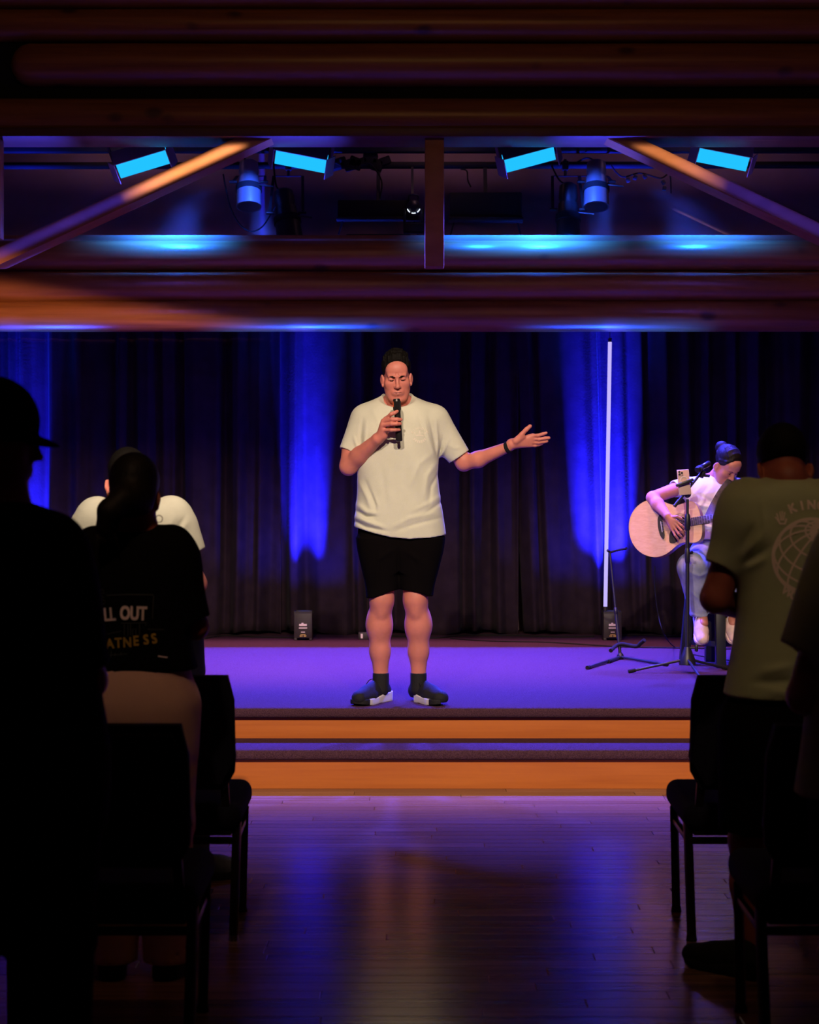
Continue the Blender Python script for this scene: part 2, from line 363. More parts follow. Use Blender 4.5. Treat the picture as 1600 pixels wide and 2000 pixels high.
# ------------------------------------------------------------------ uplights
M_GREY = mat('uplight_case', (.022, .018, .019), .55)
M_PRINT = mat('white_print', (.75, .70, .70), .6)
M_PRINTY = mat('yellow_print', (.65, .50, .15), .6)
M_LENS = glow('blue_lens', (.02, .08, 1.0), 4)
def uplight(px, py, label, watts, px2, wide=1):
    p = at(px, py, 13.02); p.z = ST; t = thing('uplight', p, label, 'stage light', 'battery uplights by the curtain'); w, d, h = .138, .13, .205
    b = MB()
    b.box(p + Vector((0, 0, .018 + (h - .018) / 2)), (w, d, h - .018), bevel=.005)
    b.build('case', M_GREY, t)
    for s in (-1, 1): MB().box(p + Vector((s * (w / 2 - .012), 0, .010)), (.022, d * .96, .02), bevel=.003).build('foot', M_GREY, t)
    f = p.y - d / 2 - .001
    m = MB().box((p.x, f, p.z + .118), (.058, .002, .016)).box((p.x - .004, f, p.z + .130), (.016, .002, .008)).box((p.x, f, p.z + .095), (.062, .002, .008)).box((p.x, f, p.z + .064), (.030, .002, .005))
    m.build('white_lettering', M_PRINT, t, False)
    m = MB()
    for k in (-.02, -.008, .010, .02): m.box((p.x + k, f, p.z + .034), (.008, .002, .008))
    m.box((p.x, f, p.z + .045), (.04, .002, .003)); m.build('yellow_lettering', M_PRINTY, t, False)
    MB().cyl(p + Vector((0, .02, h - .002)), p + Vector((0, .02, h + .001)), .040, n=20).build('lens', M_LENS, t)
    b = MB()
    for q, s_ in (((0, -d / 2 + .006, 0), (w, .008, .02)), ((0, d / 2 - .006, 0), (w, .008, .02)), ((-w / 2 + .006, 0, 0), (.008, d - .02, .02)), ((w / 2 - .006, 0, 0), (.008, d - .02, .02))): b.box(p + Vector(q) + Vector((0, 0, h + .006)), s_)
    b.build('rim', M_GREY, t)
    yc = 13.42; spot('uplight_lamp', p + Vector((0, .03, h + .02)), p + Vector((0, .40, h + 1.3)), watts * 85, AZURE, 72, 1, .015, [
        ((p.x - .10 * wide, yc, ST + h + .1), (p.x - .15 * wide, yc, ST + 2.5), (p.x, yc, 1.6), .12), ((p.x + .10 * wide, yc, ST + h + .1), (p.x + .15 * wide, yc, ST + 2.5), (p.x, yc, 1.6), .12), ((-3, 12.78, 2.75), (3, 12.78, 2.75), (0, 13.2, 2.75), .01)])
    spot('uplight_lamp', p + Vector((0, .0, h + .02)), p + Vector((0, .1, 3)), watts * .8, AZURE, 150, .6, .03, [((-3, 12.78, 2.75), (3, 12.78, 2.75), (0, 13.2, 2.75), .01)])
    spot('uplight_lamp', p + Vector((0, .0, h + .02)), Vector((px2, 11.58, zb)), watts * 26, (.05, .05, 1), 13, 1, .03)
    spot('uplight_lamp', p + Vector((0, .0, h + .02)), Vector((p.x, DL + .1, at(0, 645, DL).z)), watts * 14, (.008, .07, 1.0), 44, .9, .03, [((-3, 12.78, 2.75), (3, 12.78, 2.75), (0, 13.2, 2.75), .01)])
    return t, p, h
uplight(593, 1246, 'small black box uplight standing alone at the foot of the blue curtain', 75, -.76)
t2, p2, h2 = uplight(1195, 1244, 'small black box uplight beside the glowing tube, behind the guitar stand', 95, 1.28, 1.5)
uplight(28, 1244, 'black box uplight at the curtain foot behind the man in the cap', 60, -2.62)

# the glowing tube light
M_TUBE = glow('tube_glow', (.54, .45, 1.0), 1.05)
a, b = at(1182.5, 1191, 13.0), at(1191.5, 668, 13.02); a.z = ST + .225
tl = thing('tube_light', a, 'tall thin glowing white-violet tube light standing on a black box', 'stage light')
MB().cyl(a + (b - a).normalized() * .02, b, .0145, n=14).build('glowing_tube', M_TUBE, tl)
MB().cyl(a - Vector((0, 0, .001)), a + (b - a).normalized() * .03, .017, n=14).build('lower_cap', M_GREY, tl)
MB().cyl(b, b + (b - a).normalized() * .03, .014, n=14).build('upper_cap', M_GREY, tl)
MB().cyl(b + Vector((0, 0, .03)), at(1193, 560, 13.1), .003, n=6).build('hanging_wire', M_BLACK, tl)

# power box and cables on the carpet
p = at(710, 1247, 13.05); p.z = ST
t = thing('power_box', p, 'little black power box on the carpet beside the curtain', 'power supply')
MB().box(p + Vector((0, 0, .028)), (.075, .06, .056), bevel=.004).build('case', M_GREY, t)
MB().box(p + Vector((-.012, -.031, .028)), (.016, .002, .034)).build('label_print', M_PRINT, t, False)
def cable(pts, label, r=.005, name='cable'):
    b = MB().tube(pts, r, 6); o = b.build(name, M_RUBBER, None, True, pts[0]); return tag(o, label, 'cable')
def fl(px, py, z=ST + .005):
    D = F * (EYE - z) / (py - HOR); return at(px, py, D)
cable([fl(880, 1247), fl(960, 1252), fl(1060, 1254), fl(1130, 1258), fl(1210, 1263), fl(1300, 1265), fl(1400, 1267), fl(1520, 1268)], 'black cable lying across the carpet from behind the singer to the stool')
cable([fl(735, 1241), fl(790, 1243), fl(850, 1246), fl(905, 1241), fl(1000, 1241), fl(1090, 1244), fl(1160, 1243)], 'black cable running along the curtain foot behind the singer', .007)
cable([fl(1215, 1241), fl(1260, 1240), fl(1320, 1243), fl(1420, 1240)], 'black cable at the curtain foot right of the glowing tube', .006)
cable([fl(400, 1247), fl(440, 1241), fl(500, 1244), fl(560, 1245), fl(574, 1246)], 'black cable running along the curtain foot to the lone uplight', .006)
cable([at(1279, 1106, 11.0), at(1280, 1150, 11.05), at(1286, 1200, 11.1), at(1298, 1240, 11.15), fl(1318, 1264), fl(1345, 1276), fl(1420, 1289), fl(1500, 1293)], 'black cable hanging from the guitar down to the carpet', .004)

# ------------------------------------------------------------------ fixtures in the opening
M_AZ = glow('azure_glow', (.015, .50, 1.0), 1.1)
M_FLAP = mat('flap_metal', (.16, .16, .18), .5)
def flood(px, py, roll, label, aimdx, watts):
    D = 11.98; c = at(px, py, D); t = thing('flood_light', c, label, 'stage light', 'blue flood lights above the stage')
    R = Matrix.Rotation(math.radians(roll), 3, 'Y') @ Matrix.Rotation(math.radians(34), 3, 'X')
    def T(v): return c + R @ Vector(v)
    w, h = .375, .155
    b = MB().box(T((0, .095, 0)), (w, .15, h), R, .012); b.build('housing', M_BLACK, t)
    MB().box(T((0, .018, 0)), (w * .985, .012, h * .9), R, .004).build('lens', M_AZ, t)
    for s in (-1, 1):
        MB().box(T((s * (w / 2 + .022), -.03, 0)), (.006, .11, h * .95), R @ Matrix.Rotation(s * -.42, 3, 'Z')).build('barn_door', M_FLAP, t, False)
    MB().box(T((0, -.03, h / 2 + .026)), (w, .12, .006), R @ Matrix.Rotation(.5, 3, 'X')).build('barn_door', M_FLAP, t, False)
    b = MB(); top = T((0, .1, .30))
    for s in (-1, 1): b.beam(T((s * (w / 2 + .014), .1, 0)), T((s * (w / 2 + .014), .1, .24)), .02, .008)
    b.beam(T((-w / 2 - .02, .1, .24)), T((w / 2 + .02, .1, .24)), .02, .008); b.cyl(T((0, .1, .24)), Vector((T((0, .1, .3)).x, 12.10, 4.40)), .012)
    b.build('yoke', M_BLACK, t)
    MB().tube([T((.08, .17, .02)), T((.1, .26, .1)), Vector((c.x + .05, c.y + .45, 4.3))], .006, 6).build('power_cord', M_RUBBER, t)
    spot('flood_lamp', T((0, -.02, 0)), Vector((c.x + aimdx, 10.9, ST)), watts * 13.5, BLUE, 118, .7, .09, [((-3, 12.40, ST), (3, 12.40, ST), (0, 11, ST), .03), ((-3, 7.6, 0), (3, 7.6, 0), (0, 10, 0), .35), ((-3, 9.5, 2.0), (3, 9.5, 2.0), (0, 11, 0), .12)])
    return t
flood(279, 318, -17, 'blue flood light at far left, left of the sloping brace', .1, 210)
flood(588, 313, 11, 'blue flood light just right of the left sloping brace', .1, 260)
flood(1034, 309, -15, 'blue flood light nearest right of the king post', -.1, 260)
flood(1412, 309, 11, 'blue flood light at far right, above the right sloping brace', -.1, 210)
# extra spots in place of their spill straight down on the top log of the lower beam
for px, w in ((330, 9), (945, 4), (1070, 9), (1385, 5)):
    c = at(px, 352, 12.66); spot('flood_spill', c + Vector((0, .02, .0)), at(px, 470, 12.95), w * 95, (.004, .075, 1.0), 115, 1, .05, [((-3, 13.05, 3.4), (3, 13.05, 3.4), (0, 12.9, 3.3), .01), (at(0, 500, 12.87), at(1600, 500, 12.87), at(800, 460, 12.87), .05)])

for px, py, tx, ty, w in ((520, 318, 486, 385, 5), (1100, 318, 1160, 385, 5)):
    spot('flood_spill', at(px, py, 12.6), at(tx, ty, 13.1), w * 24, (.03, .10, 1.0), 40, .6, .05)  # extra spots in place of the floods' sideways spill on the silver barrels
for x in (-2.2, .2, 2.3): spot('wall_fill', (x, 13.0, 4.45), (x, 14, 3.7), 5, (1, .5, .62), 150, 1, .1)  # unseen spots added to brighten the wall behind the rig
pipe = MB().cyl((-5.8, 12.10, 4.42), (5.8, 12.10, 4.42), .026, n=14).build('pipe_batten', M_BLACKM, None, True, (0, 12.1, 4.42)); tag(pipe, 'hidden pipe over the blue flood lights, behind the log header', 'pipe')
pipe = MB().cyl(at(-300, 324, 13.45), at(1900, 322, 13.45), .028, n=14).build('pipe_batten', M_BLACKM, None, True, at(800, 324, 13.45)); tag(pipe, 'long black lighting pipe hung level behind the log header', 'pipe')
pipe = MB().box(at(800, 286, 13.4), (11, .08, .10), bevel=.01).build('lighting_rail', M_BLACKM, None, True, at(800, 286, 13.4)); tag(pipe, 'flat black rail just under the log header', 'rail')
def par(px, py, py1, label, lit, tilt=0, w=50):
    """an ellipsoidal spot on a yoke, its barrel hanging down"""
    D = 13.25; S = F / D; top = at(px, py, D); bot = at(px + tilt, py1, D - .12); t = thing('spotlight', bot, label, 'stage light', 'black spotlights hung on the pipe')
    d = (bot - top); L = d.length; r = w / S / 2
    m = M_ALU if lit else M_BLACK
    MB().lathe(top, bot, [(0, r * .5), (L * .04, r * .72), (L * .25, r * .78), (L * .33, r * .66), (L * .36, r * .66), (L * .36, r * .8), (L * .56, r * .84)], 24).build('lamp_housing', m, t)
    MB().lathe(top, bot, [(L * .54, r * .9), (L * .55, r * 1.02), (L * .66, r * 1.02), (L * .67, r * .9)], 24).build('clamp_ring', M_BLACKM, t)
    n = 24; b = MB(); q = d.to_track_quat('Z', 'Y').to_matrix()
    for ra, rb in ((r * .94, r * .98),): 
        A = [b.bm.verts.new(top + q @ Vector((ra * math.cos(2 * PI * i / n), ra * math.sin(2 * PI * i / n), L * .66))) for i in range(n)]
        B = [b.bm.verts.new(top + q @ Vector((rb * math.cos(2 * PI * i / n), rb * math.sin(2 * PI * i / n), L))) for i in range(n)]
        C = [b.bm.verts.new(top + q @ Vector((rb * .9 * math.cos(2 * PI * i / n), rb * .9 * math.sin(2 * PI * i / n), L))) for i in range(n)]
        E = [b.bm.verts.new(top + q @ Vector((ra * .85 * math.cos(2 * PI * i / n), ra * .85 * math.sin(2 * PI * i / n), L * .8))) for i in range(n)]
        for P_, Q_ in ((A, B), (B, C), (C, E)):
            for i in range(n): b.bm.faces.new((P_[i], P_[(i + 1) % n], Q_[(i + 1) % n], Q_[i]))
        b.bm.faces.new(E)
    b.build('lens_barrel', m, t)
    b = MB(); mid = top + d * .45; k = Vector((px * 0 + mid.x, 13.45, at(0, 324, 13.45).z))
    for s in (-1, 1): b.beam(mid + Vector((s * r * 1.25, 0, 0)), Vector((mid.x + s * r * 1.1, 13.4, k.z - .09)), .022, .006)
    b.beam(Vector((mid.x - r * 1.15, 13.4, k.z - .09)), Vector((mid.x + r * 1.15, 13.4, k.z - .09)), .022, .006)
    b.cyl((mid.x, 13.43, k.z - .09), (mid.x, 13.45, k.z + .05), .012, n=8); b.box((mid.x, 13.45, k.z), (.05, .075, .075), bevel=.01); b.build('yoke_clamp', M_BLACK, t)
    for s in (-1, 1): MB().cyl(mid + Vector((s * r * .9, 0, 0)), mid + Vector((s * r * 1.5, 0, 0)), .012, n=10).build('knob', M_BLACK, t)
    MB().cyl(mid + Vector((r * .6, -r * .6, -.03)), mid + Vector((r * 2.0, -r * .9, -.05)), .007, n=6).build('lever', M_BLACK, t)
    MB().tube([top, top + Vector((-.06, .1, .05)), Vector((mid.x - .12, 13.45, k.z + .03))], .007, 6).build('power_cord', M_RUBBER, t)
    return t
par(486, 316, 404, 'silver-blue spotlight barrel hanging left of the second blue flood light', True)
par(1165, 316, 404, 'silver-blue spotlight barrel hanging right of the third blue flood light', True)
par(553, 372, 470, 'black spotlight tilted down, right of the left silver barrel', False, 14, 52)
par(1110, 360, 470, 'black spotlight pointing straight down, left of the right silver barrel', False, 0, 48)
def panel(px0, px1, py0, py1, label):
    D = 13.35; a, b = at(px0, py0, D), at(px1, py1, D); c = (a + b) / 2; w = b.x - a.x; h = a.z - b.z
    t = thing('panel_light', c, label, 'stage light', 'unlit panel lights')
    MB().box(c, (w, .12, h * .8), bevel=.012).build('housing', M_BLACKM, t)
    MB().box(c + Vector((0, -.05, -h * .42)), (w * 1.03, .10, h * .14), bevel=.006).build('lower_rail', M_BLACK, t)
    for s in (-1, 1): MB().beam(c + Vector((s * w * .44, -.02, -h * .48)), c + Vector((s * w * .49, -.02, -h * .5 - .1)), .02, .012).build('leg', M_BLACK, t)
    MB().beam(c + Vector((0, 0, h * .4)), Vector((c.x, 13.45, at(0, 324, 13.45).z)), .03, .02).build('hanger', M_BLACK, t)
    MB().box(c + Vector((0, .02, -h * .5 - .115)), (w * .8, .1, .04), bevel=.01).build('ballast', M_BLACK, t)
panel(660, 818, 388, 434, 'long unlit black panel light left of the king post')
panel(878, 1019, 371, 437, 'taller unlit black panel light right of the king post')
D = 13.2; c = at(808, 408, D)
t = thing('moving_light', c, 'small black moving-head light with a lit ring, left of the king post', 'stage light')
MB().sph(c, .058, (1, .9, 1.25)).build('head', M_BLACK, t)
b = MB(); n = 8
for i in range(n):
    an = PI + .5 + (PI - 1.0) * i / (n - 1)
    if i in (2, 5): continue
    b.box(c + Vector((.05 * math.cos(an), -.052, .05 * math.sin(an) + .008)), (.016, .006, .006), (0, -an - PI / 2, 0))
b.build('lit_ring', glow('ring_white', (.8, .9, 1), 1.6), t, False)
b = MB()
for s in (-1, 1): b.beam(c + Vector((s * .07, 0, 0)), c + Vector((s * .07, 0, -.13)), .02, .05, .004)
b.box(c + Vector((0, 0, -.15)), (.16, .12, .07), bevel=.012); b.build('base', M_BLACK, t)
MB().tube([c + Vector((-.035, 0, .07)), c + Vector((-.03, 0, .105)), c + Vector((.03, 0, .105)), c + Vector((.035, 0, .07))], .007, 6).build('handle', M_BLACK, t)
MB().beam(c + Vector((-.01, 0, .11)), Vector((c.x - .01, 13.45, at(0, 324, 13.45).z)), .02, .02).build('hanger', M_BLACK, t)
def loop(pts, label): cable([at(x, y, 13.35) for x, y in pts], label, .006)
loop([(436, 340), (442, 372), (452, 410), (470, 440), (492, 452), (515, 440), (538, 402)], 'black cable looping below the left silver spotlight')
loop([(655, 318), (690, 330), (720, 318), (745, 352), (742, 388)], 'black cable bundle draped over the pipe left of the king post')
loop([(900, 330), (912, 334), (914, 352), (920, 365)], 'short black cable end dangling right of the king post')
loop([(1190, 318), (1215, 345), (1250, 338), (1290, 348), (1308, 340), (1311, 378)], 'black cable tangle strung right of the right silver spotlight')
b = MB(); rg = random.Random(4)
for i in range(9): b.box(at(640 + i * 14 + rg.uniform(-4, 4), 316 + rg.uniform(-6, 8), 13.45), (rg.uniform(.05, .12), .1, rg.uniform(.04, .09)), (0, rg.uniform(-.5, .5), 0), .01)
tag(b.build('cable_bundle', M_RUBBER, None, True, at(700, 318, 13.45)), 'black taped cable bundle on the pipe, right of the second flood light', 'cable')
for x, y, n in ((1227, 352, 'leftmost plug on the cable tangle right of the right silver spotlight'), (1241, 347, 'second plug from the left on the cable tangle by the right brace'), (1260, 345, 'middle plug on the cable tangle, third from the left'), (1296, 356, 'upper of two plugs hanging at the tangle\'s right end'), (1298, 368, 'lowest plug, hanging under another at the tangle\'s right end')):
    o = MB().box(at(x, y, 13.34), (.03, .03, .035), (0, rg.uniform(-.6, .6), 0), .006).build('cable_plug', M_GREY, None, True, at(x, y, 13.34))
    tag(o, n, 'cable plug', 'plugs on the cable tangle')
# ================================================================== signed-distance modelling for bodies and clothes
def cat_rows(rows, n=90):
    rows = np.array(sorted(rows), float); z = rows[:, 0]; q = np.linspace(z[0], z[-1], n); out = [q]
    m = np.gradient(rows, z, axis=0) if len(z) > 2 else None
    i = np.clip(np.searchsorted(z, q, 'right') - 1, 0, len(z) - 2); h = (z[i + 1] - z[i]); t = (q - z[i]) / h
    for c in range(1, rows.shape[1]):
        p0, p1 = rows[i, c], rows[i + 1, c]
        if m is None: out.append(p0 + (p1 - p0) * t); continue
        m0, m1 = m[i, c] * h, m[i + 1, c] * h
        out.append((2 * t ** 3 - 3 * t ** 2 + 1) * p0 + (t ** 3 - 2 * t ** 2 + t) * m0 + (-2 * t ** 3 + 3 * t ** 2) * p1 + (t ** 3 - t ** 2) * m1)
    return out
class SDF:
    def __init__(s, lo, hi, h):
        s.lo = np.array(lo, float); s.h = h; n = np.ceil((np.array(hi, float) - s.lo) / h).astype(int) + 1
        s.D = np.ones(n, np.float32); s.ax = [(s.lo[i] + h * np.arange(n[i])).astype(np.float32) for i in range(3)]
        s.R = np.eye(3); s.t = np.zeros(3); s.sc = 1.0
    def frame(s, R=None, t=(0, 0, 0), sc=1.0):
        s.R = np.eye(3) if R is None else np.array(R, float); s.t = np.array(t, float); s.sc = sc; return s
    def _op(s, fn, pts, rad, k, op):
        P = (np.array(pts, float) * s.sc) @ s.R.T + s.t; m = (np.max(rad) * s.sc) + 2 * k + 4 * s.h
        a = np.floor((P.min(0) - m - s.lo) / s.h).astype(int); b = np.ceil((P.max(0) + m - s.lo) / s.h).astype(int) + 1
        a = np.clip(a, 0, s.D.shape); b = np.clip(b, 0, s.D.shape)
        if np.any(b <= a): return s
        sl = tuple(slice(i, j) for i, j in zip(a, b))
        X, Y, Z = np.meshgrid(*[s.ax[i][sl[i]] for i in range(3)], indexing='ij')
        X = X - s.t[0]; Y = Y - s.t[1]; Z = Z - s.t[2]; r = s.R / s.sc
        if np.allclose(s.R, np.eye(3)): x, y, z = X / s.sc, Y / s.sc, Z / s.sc
        else: x = X * r[0, 0] + Y * r[1, 0] + Z * r[2, 0]; y = X * r[0, 1] + Y * r[1, 1] + Z * r[2, 1]; z = X * r[0, 2] + Y * r[1, 2] + Z * r[2, 2]
        d = (fn(x, y, z) * s.sc).astype(np.float32); A = s.D[sl]
        if op == '-': d = -d
        if k > 0:
            hh = np.maximum(k - np.abs(A - d), 0) / k; c = hh * hh * k * .25
            s.D[sl] = np.minimum(A, d) - c if op == '+' else np.maximum(A, d) + c
        else: s.D[sl] = np.minimum(A, d) if op == '+' else np.maximum(A, d)
        return s
    def cone(s, a, b, ra, rb=None, k=.01, op='+', flat=1.0, fax=1):
        """tapered capsule; flat squashes it along local axis fax"""
        rb = ra if rb is None else rb; a = np.array(a, float); b = np.array(b, float)
        def fn(x, y, z):
            p = [x - a[0], y - a[1], z - a[2]]; w = (b - a).copy()
            if flat != 1: p[fax] = p[fax] / flat; w[fax] /= flat
            L = max(1e-9, w @ w); t = np.clip((p[0] * w[0] + p[1] * w[1] + p[2] * w[2]) / L, 0, 1)
            d = np.sqrt((p[0] - t * w[0]) ** 2 + (p[1] - t * w[1]) ** 2 + (p[2] - t * w[2]) ** 2) - (ra + (rb - ra) * t)
            return d * min(1, flat)
        return s._op(fn, [a, b], max(ra, rb) * max(1, flat), k, op)
    def chain(s, pts, rads, k=.006, op='+'):
        for i in range(len(pts) - 1): s.cone(pts[i], pts[i + 1], rads[i], rads[i + 1], k, op)
        return s
    def ell(s, c, r, k=.01, op='+', rot=None):
        c = np.array(c, float); r = np.array(r, float); Q = np.array(Euler(rot).to_matrix()) if rot else None
        def fn(x, y, z):
            x, y, z = x - c[0], y - c[1], z - c[2]
            if Q is not None: x, y, z = (x * Q[0, 0] + y * Q[1, 0] + z * Q[2, 0], x * Q[0, 1] + y * Q[1, 1] + z * Q[2, 1], x * Q[0, 2] + y * Q[1, 2] + z * Q[2, 2])
            k0 = np.sqrt((x / r[0]) ** 2 + (y / r[1]) ** 2 + (z / r[2]) ** 2); k1 = np.sqrt((x / r[0] ** 2) ** 2 + (y / r[1] ** 2) ** 2 + (z / r[2] ** 2) ** 2)
            return k0 * (k0 - 1) / np.maximum(k1, 1e-6)
        return s._op(fn, [c], r.max(), k, op)
    def box(s, c, half, rnd=.01, k=0, op='+', rot=None):
        c = np.array(c, float); hf = np.array(half, float) - rnd; Q = np.array(Euler(rot).to_matrix()) if rot else None
        def fn(x, y, z):
            x, y, z = x - c[0], y - c[1], z - c[2]
            if Q is not None: x, y, z = (x * Q[0, 0] + y * Q[1, 0] + z * Q[2, 0], x * Q[0, 1] + y * Q[1, 1] + z * Q[2, 1], x * Q[0, 2] + y * Q[1, 2] + z * Q[2, 2])
            q = [np.abs(x) - hf[0], np.abs(y) - hf[1], np.abs(z) - hf[2]]
            o = np.sqrt(sum(np.maximum(v, 0) ** 2 for v in q)); return o + np.minimum(np.maximum(q[0], np.maximum(q[1], q[2])), 0) - rnd
        return s._op(fn, [c], np.linalg.norm(half), k, op)
    def loft(s, rows, k=.01, n=2.3, op='+', zcap=True):
        """elliptic sections (z, cx, cy, rx, ry) through heights"""
        q, cx, cy, rx, ry = cat_rows(rows); z0, z1 = q[0], q[-1]
        def fn(x, y, z):
            f = lambda a: np.interp(z, q, a)
            X, Y_ = np.abs(x - f(cx)), np.abs(y - f(cy)); A, B = np.maximum(f(rx), 1e-3), np.maximum(f(ry), 1e-3)
            d = (((X / A) ** n + (Y_ / B) ** n) ** (1 / n) - 1) * np.minimum(A, B)
            return np.maximum(d, np.maximum(z0 - z, z - z1)) if zcap else d
        P = [(cx[i] + sx * rx[i], cy[i] + sy * ry[i], q[i]) for i in range(len(q)) for sx in (-1, 1) for sy in (-1, 1)]
        return s._op(fn, P, .01, k, op)
    def sleeve(s, a, b, ra, rb, k=.02, wall=.009, flat=1.0, hollow=.05):
        """a sleeve or trouser leg from a down to an open end at b"""
        a = np.array(a, float); b = np.array(b, float); n = (b - a) / np.linalg.norm(b - a); L = np.linalg.norm(b - a)
        def tub(r0, r1, t0, t1, x, y, z):
            p = [x - a[0], y - a[1], z - a[2]]; t = p[0] * n[0] + p[1] * n[1] + p[2] * n[2]; u = np.clip(t / L, 0, 1.3)
            rad = np.sqrt(np.maximum(p[0] ** 2 + p[1] ** 2 + p[2] ** 2 - t * t, 0)); cap = np.minimum(t, 0)
            return np.maximum(np.sqrt(rad ** 2 + cap ** 2) - (r0 + (r1 - r0) * u), t - t1)
        s._op(lambda x, y, z: tub(ra, rb, 0, L, x, y, z), [a, b], max(ra, rb), k, '+')
        if hollow:
            a2 = b - n * hollow
            def fn(x, y, z):
                p = [x - a2[0], y - a2[1], z - a2[2]]; t = p[0] * n[0] + p[1] * n[1] + p[2] * n[2]
                rad = np.sqrt(np.maximum(p[0] ** 2 + p[1] ** 2 + p[2] ** 2 - t * t, 0)); return np.maximum(rad - (rb - wall), np.maximum(-t, t - hollow - .02))
            s._op(fn, [a2, b + n * .02], rb, .004, '-')
        return s
    def apply(s, fn):
        X, Y, Z = s.ax[0][:, None, None], s.ax[1][None, :, None], s.ax[2][None, None, :]
        s.D = fn(X, Y, Z, s.D).astype(np.float32); return s
    def fold(s, pts, amp, w, front=None):
        """raise (amp > 0) or sink a soft crease along a line of (x, z) points; front: only where y < front"""
        P = np.array(pts, float); a = P.min(0) - 3 * w; b = P.max(0) + 3 * w
        i0, i1 = [int(np.clip((v - s.lo[0]) / s.h, 0, s.D.shape[0])) for v in (a[0], b[0])]; k0, k1 = [int(np.clip((v - s.lo[2]) / s.h, 0, s.D.shape[2])) for v in (a[1], b[1])]
        if i1 <= i0 or k1 <= k0: return s
        X, Z = np.meshgrid(s.ax[0][i0:i1], s.ax[2][k0:k1], indexing='ij'); d = np.full(X.shape, 9.0); tt = np.zeros(X.shape)
        for i in range(len(P) - 1):
            v = P[i + 1] - P[i]; t = np.clip(((X - P[i, 0]) * v[0] + (Z - P[i, 1]) * v[1]) / (v @ v), 0, 1); e = np.hypot(X - P[i, 0] - t * v[0], Z - P[i, 1] - t * v[1])
            tt = np.where(e < d, (i + t) / (len(P) - 1), tt); d = np.minimum(d, e)
        g = amp * np.exp(-(d / w) ** 2) * np.sin(PI * np.clip(tt * .92 + .04, 0, 1)) ** .7
        wy = np.ones(len(s.ax[1])) if front is None else 1 / (1 + np.exp((s.ax[1] - front) / .012 * (1 if True else 1)))
        s.D[i0:i1, :, k0:k1] -= (g[:, None, :] * wy[None, :, None]).astype(np.float32); return s
    def mesh(s):
        D = s.D; D[0] = D[-1] = 1; D[:, 0] = D[:, -1] = 1; D[:, :, 0] = D[:, :, -1] = 1
        ins = D < 0; c = np.zeros(tuple(v - 1 for v in D.shape), np.uint8); sh = [slice(0, -1), slice(1, None)]
        for i in (0, 1):
            for j in (0, 1):
                for k in (0, 1): c += ins[sh[i], sh[j], sh[k]]
        act = np.argwhere((c > 0) & (c < 8)); idx = np.full(c.shape, -1, np.int32); idx[tuple(act.T)] = np.arange(len(act))
        off = [(i, j, k) for i in (0, 1) for j in (0, 1) for k in (0, 1)]; V = {o: D[act[:, 0] + o[0], act[:, 1] + o[1], act[:, 2] + o[2]].astype(float) for o in off}
        sm = np.zeros((len(act), 3)); cnt = np.zeros(len(act))
        for o in off:
            for a in range(3):
                if o[a]: continue
                q = list(o); q[a] = 1; q = tuple(q); x0, x1 = V[o], V[q]; m = (x0 < 0) != (x1 < 0)
                t = np.where(m, x0 / np.where(m, x0 - x1, 1), 0); p = np.tile(np.array(o, float), (len(act), 1)); p[:, a] = t; sm[m] += p[m]; cnt[m] += 1
        P = s.lo + s.h * (act + sm / np.maximum(cnt, 1)[:, None]); F_ = []
        for a in range(3):
            b, d = (a + 1) % 3, (a + 2) % 3; A0 = [slice(None)] * 3; A1 = [slice(None)] * 3; A0[a] = slice(0, -1); A1[a] = slice(1, None)
            e0, e1 = ins[tuple(A0)], ins[tuple(A1)]; E = np.argwhere(e0 != e1); E = E[(E[:, b] > 0) & (E[:, d] > 0)]
            if not len(E): continue
            f = []
            for ob, od in ((-1, -1), (0, -1), (0, 0), (-1, 0)):
                q = E.copy(); q[:, b] += ob; q[:, d] += od; f.append(idx[q[:, 0], q[:, 1], q[:, 2]])
            f = np.stack(f, 1); fl_ = ~e0[E[:, 0], E[:, 1], E[:, 2]]; f[fl_] = f[fl_][:, ::-1]; F_.append(f)
        F_ = np.concatenate(F_); F_ = F_[(F_ >= 0).all(1)]
        return P, F_
def smesh(name, parts, mats, parent=None, matfn=None, relax=1):
    """link one mesh made of SDF pieces; matfn(centres) -> material index per face"""
    Vs, Fs, n = [], [], 0
    for s in parts:
        v, f = s.mesh()
        for _ in range(relax):
            acc = np.zeros_like(v); ct = np.zeros(len(v))
            for a, b in ((0, 1), (1, 2), (2, 3), (3, 0)):
                np.add.at(acc, f[:, a], v[f[:, b]]); np.add.at(ct, f[:, a], 1); np.add.at(acc, f[:, b], v[f[:, a]]); np.add.at(ct, f[:, b], 1)
            v = .5 * v + .5 * acc / np.maximum(ct, 1)[:, None]
        Vs.append(v); Fs.append(f + n); n += len(v)
    v = np.concatenate(Vs); f = np.concatenate(Fs); me = bpy.data.meshes.new(name)
    me.vertices.add(len(v)); me.vertices.foreach_set('co', v.astype(np.float32).ravel()); me.loops.add(f.size); me.loops.foreach_set('vertex_index', f.astype(np.int32).ravel())
    me.polygons.add(len(f)); me.polygons.foreach_set('loop_start', np.arange(0, f.size, 4, dtype=np.int32)); me.update(calc_edges=True); me.shade_smooth()
    o = link(name, me, mats, parent)
    if matfn is not None: me.polygons.foreach_set('material_index', matfn(v[f].mean(1)).astype(np.int32))
    o['_'] = 0; del o['_']; SURF[o.name] = (v, f); return o
SURF = {}
def Rz(a): return np.array(Matrix.Rotation(math.radians(a), 3, 'Z'))
def Rx(a): return np.array(Matrix.Rotation(math.radians(a), 3, 'X'))
def Ry(a): return np.array(Matrix.Rotation(math.radians(a), 3, 'Y'))

